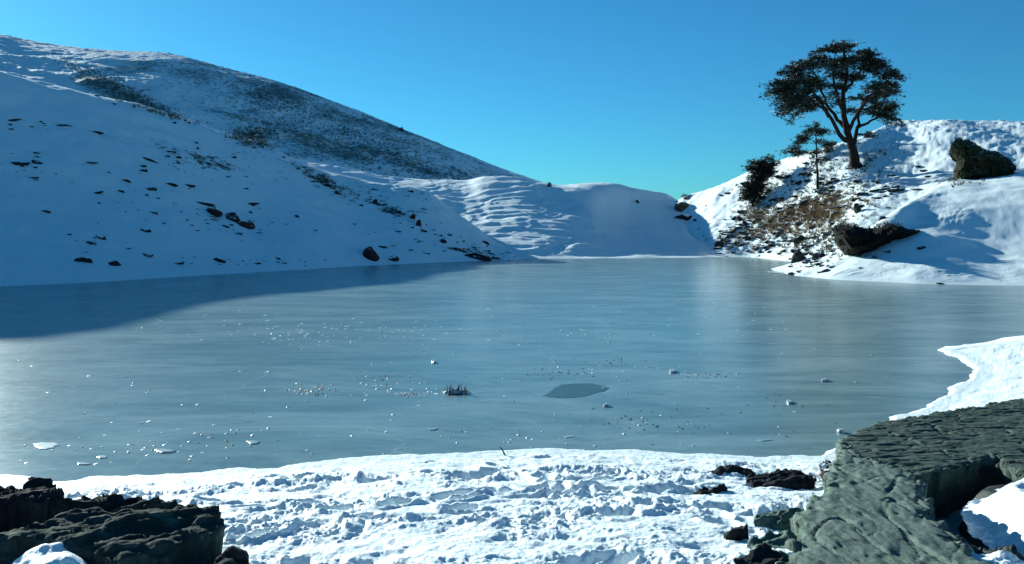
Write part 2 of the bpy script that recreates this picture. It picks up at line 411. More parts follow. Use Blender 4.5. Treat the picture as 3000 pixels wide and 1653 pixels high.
# --- middle mound with wind ripples
def mid_noise(X, Y, U, T):
    w_ = smooth(1.0, 1.3, T); lit = 1 - smooth(1680, 1900, U + 60 * (T - 2) + 120 * perlin(X / 6, Y / 4))
    r = ridged(X / 6.0 - Y / 9.0 + 0.7 * perlin(X / 5, Y / 5), Y / 2.3 + X / 9.0, 3); r = r - r.mean()
    n = r * (0.115 * lit + 0.015) + fbm(X / 11, Y / 11, 3) * 0.38 + fbm(X / 1.3, Y / 1.3, 3) * 0.03
    return n * w_, 0
patch('middle_hill', [
    (700, [(95, 760), (98, 720), (104, 600), (112, 480), (118, 425), (128, 445), (170, 640)]),
    (856, [(90, 760), (94, 720), (101, 610), (110, 500), (117, 461), (126, 475), (170, 640)]),
    (941, [(86, 770), (90, 735), (99, 630), (108, 520), (116, 480), (126, 495), (170, 640)]),
    (1064, [(80, 775), (85, 745), (96, 640), (106, 540), (115, 502), (126, 515), (170, 640)]),
    (1188, [(76, 785), (81, 757), (93, 660), (104, 565), (113, 526), (126, 535), (170, 650)]),
    (1364, [(74, 800), (79, 759), (90, 670), (101, 585), (111, 534), (124, 540), (170, 650)]),
    (1420, [(74, 800), (79, 759), (89, 675), (100, 585), (109, 521), (122, 530), (170, 650)]),
    (1505, [(74, 800), (79, 759), (88, 680), (98, 590), (108, 522), (122, 532), (170, 650)]),
    (1575, [(74, 800), (79.5, 758), (87, 690), (97, 600), (107, 533), (121, 540), (170, 650)]),
    (1650, [(74, 800), (80, 757), (87, 695), (97, 605), (107, 538), (121, 544), (170, 650)]),
    (1725, [(74, 800), (80, 757), (87, 702), (97, 615), (108, 536), (121, 542), (170, 650)]),
    (1790, [(74, 800), (81, 756), (87, 712), (98, 650), (110, 540), (122, 545), (170, 650)]),
    (1852, [(75, 800), (81, 755), (87, 718), (99, 668), (112, 555), (123, 560), (170, 650)]),
    (1940, [(76, 800), (82, 755), (88, 719), (99, 675), (114, 567), (124, 572), (170, 660)]),
    (2000, [(76, 800), (82, 754), (88, 720), (98, 680), (112, 600), (124, 620), (170, 690)]),
    (2040, [(76, 800), (82, 754), (88, 720), (97, 690), (108, 640), (122, 670), (170, 710)]),
    (2092, [(76, 800), (83, 753), (88, 722), (95, 702), (104, 680), (120, 700), (170, 730)]),
    (2180, [(76, 800), (83, 755), (88, 740), (95, 735), (104, 735), (120, 745), (170, 760)]),
], M['snow_hill'], du=3.5, rows=260, noise_fn=mid_noise)

# --- right ridge that carries the pines
def rback_noise(X, Y, U, T):
    w_ = smooth(1.0, 1.5, T) * (1 - 0.6 * smooth(3.6, 4.2, T))
    n = fbm(X / 7, Y / 7, 3) * 0.30 + fbm(X / 1.2, Y / 1.2, 4) * 0.13 + 0.10 * np.abs(perlin(X / 0.8, Y / 0.8))
    n = n * w_ + 0.10 * smooth(2550, 2700, U) * smooth(3.2, 3.8, T) * (ridged(X / 5, Y / 1.2, 3) - 1)
    return n, 0
def rback_bare(X, Y, Z, U, T):
    yp = HZN - (Z - CAM_H) / Y * FPX
    e = ((U - 2330) / 270) ** 2 + ((yp - (720 - 0.28 * (U - 2100)) + 20) / 75) ** 2
    b = 0.12 + 0.42 * np.exp(-e * 1.1) + 0.10 * fbm(X / 2.2, Y / 2.2, 3)
    b += 0.22 * np.exp(-(((U - 2400) / 200) ** 2 + ((yp - 520) / 60) ** 2))
    b -= 0.25 * (1 - smooth(2060, 2130, U)) + 0.35 * smooth(735, 748, yp)
    return np.clip(b, 0, 0.55)
patch('right_ridge', [
    (1930, [(104, 720), (106, 700), (108, 680), (110, 650), (112, 620), (124, 640), (170, 760)]),
    (1958, [(100, 720), (102, 700), (104, 670), (107, 635), (111, 604), (124, 625), (170, 750)]),
    (2021, [(94, 740), (96, 715), (99, 680), (104, 630), (110, 571), (122, 590), (170, 740)]),
    (2099, [(76, 810), (84, 752), (90, 700), (99, 620), (107, 547), (120, 570), (170, 730)]),
    (2187, [(75, 810), (83, 753), (88, 690), (96, 600), (104, 507), (118, 530), (170, 700)]),
    (2297, [(70, 820), (75, 764), (83, 690), (91, 580), (99, 466), (114, 495), (170, 680)]),
    (2406, [(62, 840), (68, 774), (76, 690), (85, 570), (94, 436), (110, 465), (170, 660)]),
    (2544, [(56, 850), (62, 785), (70, 680), (80, 545), (99, 393), (112, 430), (170, 640)]),
    (2643, [(52, 860), (58, 790), (68, 675), (80, 520), (114, 358), (130, 395), (180, 630)]),
    (2791, [(48, 870), (54, 790), (62, 685), (78, 500), (106, 355), (126, 385), (180, 620)]),
    (3000, [(44, 880), (50, 790), (60, 680), (76, 490), (106, 357), (126, 390), (180, 620)]),
    (3400, [(38, 900), (44, 800), (54, 670), (70, 490), (100, 350), (120, 390), (170, 620)]),
    (4200, [(28, 1000), (34, 880), (44, 700), (58, 500), (90, 360), (110, 390), (160, 620)]),
], M['snow_right'], u_in=(1900, 3050), du=4, rows=240, noise_fn=rback_noise, bare_fn=rback_bare)

# --- near right mound (smooth, wind packed)
def rfront_noise(X, Y, U, T):
    yp_w = smooth(1.0, 1.35, T)
    n = fbm(X / 5, Y / 5, 3) * 0.09 + fbm(X / 0.9, Y / 0.9, 4) * 0.025
    n += 0.05 * (ridged(X / 2.5, Y / 0.8, 3) - 1) * smooth(0.0, 0.5, fbm(X / 4, Y / 4, 2))
    # wind scoop on the right and the lump of snow below it
    ex = (X - 31.0) / 5.0; ey = (Y - 53.0) / 5.0
    n -= 1.1 * np.exp(-(ex ** 2 + ey ** 2)) + 0.10 * fbm(X / 3.2 + 2, Y / 3.2, 2)
    n += 0.5 * np.exp(-(((X - 31.5) / 2.2) ** 2 + ((Y - 47.3) / 1.2) ** 2)) + 0.35 * np.exp(-(((X - 24.3) / 3) ** 2 + ((Y - 53.5) / 3) ** 2))
    return n * yp_w, 0
def rfront_bare(X, Y, Z, U, T):
    return np.clip(0.10 + 0.10 * fbm(X / 2, Y / 2, 2) + 0.25 * np.exp(-(((U - 2360) / 60) ** 2)) * smooth(1.3, 2, T), 0, 0.45)
patch('right_mound', [
    (2230, [(54, 830), (57, 800), (58, 803), (59.5, 804), (61, 806), (68, 830)]),
    (2255, [(53, 840), (57, 796), (58, 794), (59.5, 791), (61, 792), (68, 820)]),
    (2347, [(49, 850), (52, 811), (54, 795), (57, 775), (60, 764), (68, 800)]),
    (2450, [(47, 860), (49, 818), (52, 780), (56, 742), (60, 722), (68, 770)]),
    (2540, [(45, 870), (47.5, 824), (50.5, 775), (54.5, 718), (58, 668), (67, 730)]),
    (2620, [(44, 875), (46.5, 827), (49.5, 772), (55, 690), (60, 615), (72, 690)]),
    (2700, [(43, 880), (45.5, 830), (48.5, 770), (57, 650), (66, 572), (76, 640)]),
    (2780, [(42, 880), (45, 832), (48, 770), (59, 615), (72, 533), (84, 600)]),
    (2860, [(41, 880), (44.6, 834), (48, 768), (60, 596), (72, 526), (84, 590)]),
    (3000, [(40, 890), (44, 836), (47, 768), (59, 588), (71, 512), (83, 580)]),
    (3150, [(39, 900), (43, 840), (46, 768), (58, 578), (70, 505), (82, 580)]),
    (3500, [(36, 920), (40, 853), (43, 770), (55, 573), (66, 500), (78, 580)]),
    (4200, [(26, 1050), (30, 916), (35, 804), (47, 639), (57, 500), (68, 600)]),
], M['snow_right'], u_in=(2200, 3050), du=4, rows=200, noise_fn=rfront_noise, bare_fn=rfront_bare)

# ------------------------------------------------------------------ lake ice and ground sheets
def sheet(name, x0, x1, y0, y1, n, mat, zf):
    xs = np.linspace(x0, x1, n); ys = np.linspace(y0, y1, n)
    X, Y = np.meshgrid(xs, ys); Z = zf(X, Y)
    me = np_mesh(name, np.stack([X, Y, Z], -1).reshape(-1, 3), grid_faces(n, n), {'bare': np.zeros(X.size)})
    return tag(link(name, me, mat), kind='structure')
sheet('lake_ice', -140, 140, 2, 140, 200, M['ice'], lambda X, Y: 0 * X)
def far_z(X, Y):
    r = np.hypot(X, Y - 60); return -0.8 - smooth(150, 900, r) * 25 + fbm(X / 180, Y / 180, 3) * 6 * smooth(250, 700, r)
sheet('ground', -3000, 3000, -3000, 3000, 160, M['snow'], far_z)

# near shore line, as seen from the eye at ice level
SHORE = [(-4500, 1350), (-1800, 1330), (-900, 1440), (-300, 1400), (0, 1397), (97, 1399), (175, 1412), (272, 1401), (369, 1400), (466, 1394), (582, 1388), (660, 1380),
         (815, 1369), (947, 1352), (1000, 1346), (1097, 1340), (1233, 1333), (1388, 1330), (1543, 1318), (1621, 1318), (1738, 1323),
         (1835, 1321), (2000, 1331), (2248, 1339), (2396, 1338), (2470, 1300), (2535, 1262), (2600, 1230), (2664, 1210), (2740, 1172), (2788, 1140),
         (2835, 1108), (2842, 1078), (2800, 1050), (2748, 1026), (2850, 1004), (3000, 984), (3300, 935), (3900, 900), (4800, 900)]
SH = np.array([at_plane(a, b)[:2] for a, b in SHORE])
def seg_dist(x, y, P):
    d = np.full(x.shape, 1e9)
    for (ax, ay), (bx, by) in zip(P[:-1], P[1:]):
        vx, vy = bx - ax, by - ay
        t = np.clip(((x - ax) * vx + (y - ay) * vy) / (vx * vx + vy * vy), 0, 1)
        d = np.minimum(d, np.hypot(x - ax - t * vx, y - ay - t * vy))
    return d
def inside(x, y, P):
    c = np.zeros(x.shape, bool); n = len(P); j = n - 1
    for i in range(n):
        xi, yi = P[i]; xj, yj = P[j]
        if yi != yj:
            c ^= ((yi > y) != (yj > y)) & (x < (xj - xi) * (y - yi) / (yj - yi) + xi)
        j = i
    return c
SHP = np.vstack([SH, [(200, SH[-1][1]), (200, -200), (-200, -200), (-200, SH[0][1])]])
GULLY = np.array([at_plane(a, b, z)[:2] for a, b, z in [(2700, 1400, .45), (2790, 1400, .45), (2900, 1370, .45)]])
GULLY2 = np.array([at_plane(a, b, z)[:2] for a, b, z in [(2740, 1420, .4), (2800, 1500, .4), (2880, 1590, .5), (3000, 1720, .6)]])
def bank_base(X, Y):
    # a little wobble of the shore itself
    wx = X + 0.10 * fbm(X / 0.7, Y / 0.7, 3); wy = Y + 0.10 * fbm(X / 0.7 + 9, Y / 0.7, 3)
    d = seg_dist(wx, wy, SH); ins = inside(wx, wy, SHP)
    s = np.where(ins, d, -d)
    z = np.where(s > 0, 0.045 * smooth(0, 0.12, s) + 0.02 * smooth(0.1, .6, s) + 0.155 * np.maximum(s - 0.45, 0), 0.9 * s)
    z = np.where(z > 0.8, 0.8 + (1.42 - 0.8) * (1 - np.exp(-(z - 0.8) / 0.6)), z)
    return z, s
def bank_z(X, Y, detail=True):
    z, s = bank_base(X, Y)
    up = smooth(0.25, 1.3, s)
    if detail:
        spit = smooth(5.6, 7.0, X) * smooth(9, 11, Y)
        amp = up * (1 - 0.65 * spit)
        n = 0.055 * fbm(X / 1.3, Y / 1.3, 3)
        # trampled clods and boot holes
        rx_ = X * 0.86 + Y * 0.5; ry_ = -X * 0.5 + Y * 0.86
        qx = rx_ + 0.12 * fbm(X * 3, Y * 3, 2); qy = ry_ + 0.12 * fbm(X * 3 + 8, Y * 3, 2)
        c1, v1 = cells(qx / 0.62, qy / 0.36, 3)
        n -= 0.10 * (1 - smooth(0.02, 0.48, c1)) * smooth(0.30, 0.60, v1)
        wx_ = X + 0.05 * perlin(X * 7, Y * 7); wy_ = Y + 0.05 * perlin(X * 7 + 4, Y * 7 + 9)
        def puff(v): return np.sqrt(v * v + 0.02) - 0.14
        n += 0.085 * puff(perlin(wx_ / 0.50 + 0.3 * Y, wy_ / 0.36)) + 0.055 * puff(perlin(wx_ / 0.22 + 3, wy_ / 0.18)) - 0.02
        n += 0.030 * puff(perlin(wx_ / 0.10, wy_ / 0.085)) + 0.012 * fbm(X / 0.055, Y / 0.05, 3, 0.6)
        amp = amp * (0.28 + 0.85 * smooth(-0.30, 0.40, fbm(X / 1.5 + 4, Y / 0.9, 4)))
        z = z + n * amp + 0.006 * fbm(X / 0.15, Y / 0.15, 3) * smooth(0.02, 0.2, s)
    g = np.maximum(1 - smooth(0.10, 0.34, seg_dist(X, Y, GULLY)), 1 - smooth(0.10, 0.42, seg_dist(X, Y, GULLY2)))
    z = z - 0.50 * g * smooth(0, 1, s)
    return z
PRINTS = []
for (x0, y0, dx_, dy_, n_, a0) in ((-2.6, 6.0, .34, .30, 12, .75), (1.9, 6.2, -.22, .40, 11, 2.0), (-0.6, 8.0, .50, .10, 8, .2), (-3.2, 8.2, .46, -.12, 7, -.2)):
    for k in range(n_):
        sd = 0.11 if k % 2 else -0.11
        PRINTS.append((x0 + dx_ * k - sd * math.sin(a0) + RNG.normal() * .04, y0 + dy_ * k + sd * math.cos(a0) + RNG.normal() * .04, a0 + RNG.normal() * .15))
def add_prints(X, Y, Z):
    for (px_, py_, a_) in PRINTS:
        c_, s_ = math.cos(a_), math.sin(a_); A = (X - px_) * c_ + (Y - py_) * s_; B = -(X - px_) * s_ + (Y - py_) * c_
        q = np.sqrt((A / .17) ** 2 + (B / .085) ** 2)
        Z = Z - 0.075 * (1 - smooth(0.65, 1.05, q)) + 0.028 * np.exp(-((q - 1.35) / .28) ** 2)
    return Z
us = np.arange(-330, 3330, 2.6)
ylist = np.arange(2050, 960, -2.8)
Yr = 2.55 * FPX / (ylist - HZN)                       # rows spaced evenly as seen from the eye
U, Yg = np.meshgrid(us, Yr)
Xg = (U - CX) / FPX * Yg
Zg = bank_z(Xg, Yg)
Zg = np.where(Zg > 0.12, add_prints(Xg, Yg, Zg), Zg)
z4 = np.maximum.reduce([Zg[:-1, :-1], Zg[1:, :-1], Zg[:-1, 1:], Zg[1:, 1:]])
V, F, _ = compact(np.stack([Xg, Yg, Zg], -1).reshape(-1, 3), grid_faces(*Zg.shape, keep=z4 > -0.12))
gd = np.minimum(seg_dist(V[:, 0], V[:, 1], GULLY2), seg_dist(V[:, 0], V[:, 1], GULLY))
bank_me = np_mesh('snow_bank', V, F, {'bare': np.where((gd < 0.9) & (V[:, 0] > 2.4), 0.85 * (1 - smooth(0.38, 0.62, gd)), 0.0)})  # paints the gully's deep shade as near-black ground colour
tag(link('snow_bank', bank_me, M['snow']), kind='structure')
# the bank beyond the frame and behind the viewer
xs = np.arange(-60, 60.1, 0.5); ys = np.arange(-60, 34.1, 0.5)
X, Y = np.meshgrid(xs, ys)
Z = bank_z(X, Y, False)
fine = (np.abs(X) < 0.60 * Y) & (Y > 4.2) & (Y < 21)
Z = np.where(fine, Z - 0.35, Z) + 0.05 * fbm(X, Y, 2)
zz = np.maximum.reduce([Z[:-1, :-1], Z[1:, :-1], Z[:-1, 1:], Z[1:, 1:]])
V2, F2, _ = compact(np.stack([X, Y, Z], -1).reshape(-1, 3), grid_faces(*Z.shape, keep=zz > -0.4))
tag(link('snow_field', np_mesh('snow_field', V2, F2, {'bare': np.zeros(len(V2))}), M['snow']), kind='structure')
def bank_at(x, y): return float(bank_z(np.array([x]), np.array([y]))[0])

# ------------------------------------------------------------------ flat-topped rock slabs in the foreground
def slab(outline, plane, depth, mat, name='rock_slab', label=None, cat='rock', group=None, res=0.018, wall=0.18, relief=0.03,
         step=0.035, strike=0.6, rough_edge=0.05, dome=0.0, parent=None, seed=0, under=0.16):
    """outline: photo pixels of the top face; plane: (z0, gx, gy) of that face"""
    P = np.array([at_plane(a, b, *plane)[:2] for a, b in outline])
    wall = max(wall, 0.14); x0, y0 = P.min(0) - wall - 0.15; x1, y1 = P.max(0) + wall + 0.15
    nx = int((x1 - x0) / res) + 2; ny = int((y1 - y0) / res) + 2
    X, Y = np.meshgrid(np.linspace(x0, x1, nx), np.linspace(y0, y1, ny))
    qx = X + rough_edge * fbm(X / 0.22 + seed, Y / 0.22, 4); qy = Y + rough_edge * fbm(X / 0.22, Y / 0.22 + 7 + seed, 4)
    s = np.where(inside(qx, qy, P), 1, -1) * seg_dist(qx, qy, np.vstack([P, P[:1]]))
    c, sn = math.cos(strike), math.sin(strike)
    A = X * c + Y * sn; B = -X * sn + Y * c
    base = fbm(A / 1.3 + seed, B / 0.45, 4)
    lay = base * 2.2 + B * 0.5
    fr = lay - np.floor(lay)
    terr = (np.floor(lay) + smooth(0.0, 0.14, fr)) - (B * 0.5)
    top = plane[0] + plane[1] * X + plane[2] * Y + step * terr + relief * fbm(A / 0.5, B / 0.12 + seed, 5, 0.6) \
        + 0.25 * relief * ridged(A / 0.2, B / 0.05, 3) \
        - 0.025 * (1 - smooth(0.0, 0.035, np.abs(perlin(A / 1.6 + seed, B / 0.45)))) - 0.02 * (1 - smooth(0.0, 0.04, np.abs(perlin(A / 0.9, B / 0.3 + seed))))
    top = top + dome * (np.clip(s, 0, 0.5) - 0.25)
    # stepped wall
    k = np.clip(-s / wall, 0, 1)
    kk = 0.75 * smooth(0, 0.5, k) + 0.25 * k
    top = top - 0.03 * (1 - smooth(0, 0.10, s)) * (0.6 + fbm(X / .1, Y / .1, 2))
    Z = top - depth * kk
    keep = s > -wall - res * 1.5
    Z = np.where(s < -wall, top - depth, Z)
    k4 = keep[:-1, :-1] & keep[1:, :-1] & keep[:-1, 1:] & keep[1:, 1:]
    ss = np.where(inside(X, Y, P), 1, -1) * seg_dist(X, Y, np.vstack([P, P[:1]]))
    for _ in range(14):
        ss[1:-1, 1:-1] = (ss[1:-1, 1:-1] * 2 + ss[:-2, 1:-1] + ss[2:, 1:-1] + ss[1:-1, :-2] + ss[1:-1, 2:]) / 6
    gy_, gx_ = np.gradient(ss, res)
    uc = (wall + under) * k + (0.035 * fbm(Z / 0.06 + 3, (X + Y) / 0.5, 3) + 0.03 * fbm(X / .15, Y / .15 + Z / .1, 3)) * smooth(0, 0.15, k)
    X = X + gx_ * uc; Y = Y + gy_ * uc
    V = np.stack([X + 0.012 * fbm(Z / .07, Y / .2, 2), Y + 0.012 * fbm(Z / .07 + 3, X / .2, 2), Z], -1).reshape(-1, 3)
    V, F, _ = compact(V, grid_faces(*X.shape, keep=k4))
    # skirt closes the underside
    zmin = V[:, 2].min()
    me = np_mesh(name, V, F, None, True)
    o = link(name, me, mat, parent)
    cx, cy = P.mean(0)
    return tag(o, label, cat if parent is None else None, group)

# right: the big green-grey slab and the darker plate behind it
slab([(2455, 1296), (2500, 1262), (2560, 1243), (2669, 1219), (2852, 1192), (3000, 1163), (3200, 1130), (3260, 1200), (3140, 1360), (3030, 1400), (2980, 1392), (2950, 1372), (2928, 1336),
      (2860, 1352), (2760, 1382), (2685, 1398), (2600, 1390), (2520, 1360), (2470, 1330)],
     (0.95, 0.0, -0.052), 1.0, M['slab_green'], label='dark green flat rock plate reaching the ice at the right edge', step=0.010, relief=0.012, strike=0.15, rough_edge=0.08, seed=3)
slab([(2471, 1290), (2520, 1330), (2600, 1362), (2679, 1394), (2718, 1445), (2743, 1510), (2790, 1560), (2842, 1609), (2930, 1690), (2990, 1790), (2500, 1800),
      (2255, 1730), (2297, 1643), (2342, 1570), (2347, 1485), (2416, 1445), (2431, 1396), (2450, 1330)],
     (1.56, -0.03, -0.086), 0.9, M['slab'], label='large green grey rock slab running from the lower right up to the ice', step=0.008, relief=0.011, strike=1.3, rough_edge=0.10, seed=9)
# left: slabs in the corner
slab([(-500, 1440), (-200, 1425), (0, 1434), (58, 1427), (90, 1412), (150, 1408), (172, 1428), (200, 1455), (150, 1466), (40, 1464), (-200, 1470), (-500, 1500)],
     (0.92, 0, 0), 0.75, M['slab_black'], label='black rock rising behind the slab in the lower left corner', seed=5, wall=0.12)
slab([(150, 1470), (235, 1474), (330, 1456), (400, 1458), (470, 1466), (430, 1476), (330, 1490), (200, 1500), (120, 1500)],
     (0.80, 0, 0), 0.6, M['slab_black'], label='low black ledge between the two left foreground rocks', seed=7, wall=0.08)
slab([(326, 1493), (407, 1469), (480, 1466), (574, 1469), (545, 1476), (466, 1482), (345, 1500)],
     (0.78, 0, 0), 0.6, M['slab_left'], label='narrow grey ledge with a pale top behind the left foreground slab', seed=8, wall=0.07)
slab([(-300, 1560), (48, 1551), (110, 1535), (194, 1518), (295, 1513), (505, 1503), (640, 1508), (662, 1524), (640, 1560), (563, 1583), (505, 1611), (361, 1640), (300, 1625), (233, 1597),
      (150, 1588), (62, 1590), (-300, 1600)],
     (1.04, 0.015, 0), 0.75, M['slab_left'], label='layered dark grey rock slab with lit top in the lower left corner', relief=0.022, step=0.030, strike=0.35, seed=12, wall=0.14)
slab([(655, 1580), (690, 1572), (722, 1590), (738, 1625), (730, 1670), (640, 1690), (600, 1640)],
     (1.02, 0, 0), 0.8, M['slab_black'], label='rounded black boulder at the right foot of the left slab', dome=0.35, seed=2, wall=0.14)

# low dark ledges breaking through the trampled snow left of the big slab
LEDGES = [
    ([(2180, 1400), (2220, 1378), (2300, 1372), (2380, 1392), (2395, 1410), (2330, 1420), (2230, 1424)], .43, 'slab_black', 'dark rock ledge in the snow just left of the big slab, upper one'),
    ([(2080, 1380), (2140, 1368), (2210, 1374), (2170, 1384), (2100, 1388)], .36, 'slab_black', 'thin dark ledge in the snow near the ice, left of the big slab'),
    ([(2405, 1360), (2425, 1347), (2446, 1352), (2440, 1400), (2412, 1405)], .52, 'rock_red', 'small upright reddish rock against the left edge of the big slab'),
    ([(2030, 1437), (2080, 1428), (2140, 1425), (2110, 1440), (2050, 1444)], .42, 'slab_black', 'small dark ledge poking through trampled snow, leftmost of the ledges by the slab'),
    ([(2210, 1510), (2270, 1498), (2350, 1492), (2350, 1530), (2290, 1545), (2215, 1535)], .72, 'slab', 'grey green ledge against the slab, between the two lower dark ones'),
    ([(2100, 1556), (2160, 1545), (2200, 1552), (2170, 1566), (2120, 1570)], .66, 'slab_black', 'small dark stone sunk in snow below the ledges, left of the slab'),
    ([(2200, 1570), (2260, 1558), (2345, 1560), (2330, 1610), (2260, 1625), (2200, 1605)], .84, 'slab', 'broken grey green ledge beside the lower left of the slab'),
    ([(2160, 1628), (2220, 1612), (2290, 1625), (2270, 1680), (2180, 1690)], .88, 'slab_black', 'dark ledge at the bottom edge beside the big slab'),
]
for k, (ol, z, mt, lb) in enumerate(LEDGES):
    for _ in range(3):
        q = np.array([at_plane(a, b, z)[:2] for a, b in ol]).mean(0); z = float(bank_base(q[:1], q[1:])[0][0]) + (0.10 if k == 0 else 0.05)
    slab(ol, (z, 0, 0), 0.35, M[mt], name='rock_ledge', label=lb, cat='rock ledge', group='ledges beside the big slab', res=0.014, wall=0.06, seed=20 + k, step=0.02, relief=0.03)

# snow heaped in the lower left corner, in front of the slab
def heap(outline, z, label, h=0.16, seed=0):
    P = np.array([at_plane(a, b, z)[:2] for a, b in outline])
    x0, y0 = P.min(0) - .1; x1, y1 = P.max(0) + .1
    X, Y = np.meshgrid(np.arange(x0, x1, .02), np.arange(y0, y1, .02))
    s = np.where(inside(X, Y, P), 1, -1) * seg_dist(X, Y, np.vstack([P, P[:1]]))
    Z = z - 0.2 + (0.2 + h) * smooth(-0.05, 0.35, s) + 0.05 * fbm(X / .3 + seed, Y / .3, 3) + 0.008 * fbm(X / .06, Y / .06, 3)
    keep = s > -0.1; k4 = keep[:-1, :-1] & keep[1:, :-1] & keep[:-1, 1:] & keep[1:, 1:]
    V, F, _ = compact(np.stack([X, Y, Z], -1).reshape(-1, 3), grid_faces(*X.shape, keep=k4))
    return tag(link('snow_heap', np_mesh('snow_heap', V, F, {'bare': np.zeros(len(V))}), M['snow']), label, 'snow heap')
heap([(-60, 1668), (60, 1630), (160, 1612), (230, 1606), (300, 1614), (345, 1640), (380, 1700), (300, 1800), (-100, 1800)], 0.86, 'rounded heap of snow at the lower left corner below the slab', seed=1)
heap([(2846, 1440), (2862, 1414), (2920, 1408), (2985, 1388), (3080, 1370), (3200, 1400), (3250, 1600), (3150, 1720), (3030, 1640), (2935, 1545), (2872, 1490)], 0.62,
     'smooth white snow heap at the right edge beyond the dark gully', h=0.10, seed=4)

# ------------------------------------------------------------------ loose rocks on the slopes
def rock_mesh(seed, sub=3, cuts=9, flat=1.0):
    r = np.random.RandomState(seed)
    import bmesh
    bm = bmesh.new(); bmesh.ops.create_icosphere(bm, subdivisions=sub, radius=1.0)
    V = np.array([v.co[:] for v in bm.verts])
    for k in range(cuts):
        n = r.normal(size=3); n /= np.linalg.norm(n); d = r.uniform(0.45, 0.8)
        h = V @ n; V = np.where((h > d)[:, None], V - (h - d)[:, None] * n * 0.93, V)
    V += 0.05 * np.stack([fbm(V[:, 0] * 3 + seed, V[:, 2] * 3, 3), fbm(V[:, 1] * 3 + seed, V[:, 2] * 3, 3), fbm(V[:, 0] * 3, V[:, 1] * 3 + seed, 3)], 1)
    V[:, 2] *= flat
    F = [[v.index for v in f.verts] for f in bm.faces]; bm.free()
    return V, np.array(F)
PROTO = [rock_mesh(100 + i, 3, 8 + i % 4) for i in range(10)]
PME = {}
def rock_me(i, mt):
    if (i, mt) not in PME:
        V, F = PROTO[i]; me = np_mesh('rock', V, F, None, False); me.materials.append(M[mt]); PME[(i, mt)] = me
    return PME[(i, mt)]
def put_rock(px, py, wpx, hpx, mt, label, group, only=None, name='rock', tilt=None):
    h = hit(px, py, only)
    if h is None: return None
    loc, nor, dist, _ = h
    Y = loc.y; i = random.randrange(10)
    o = bpy.data.objects.new(name, rock_me(i, mt)); COL.objects.link(o)
    sx = wpx / FPX * Y * 0.64; sz = hpx / FPX * Y * 0.68
    o.scale = (sx, min(sx, sz * 1.8) , sz)
    o.scale.z *= random.uniform(.8, 1.45); o.scale.x *= random.uniform(.8, 1.05)
    o.rotation_euler = (random.uniform(-.35, .35), (tilt if tilt is not None else random.uniform(-.2, .2)), random.uniform(-0.5, 0.5))
    o.location = loc - Vector((0, 0, sz * 0.15)) + Vector((0, 0.25 * sz, 0))
    return tag(o, label, 'rock', group)
GL = 'rocks on the shaded left slope'
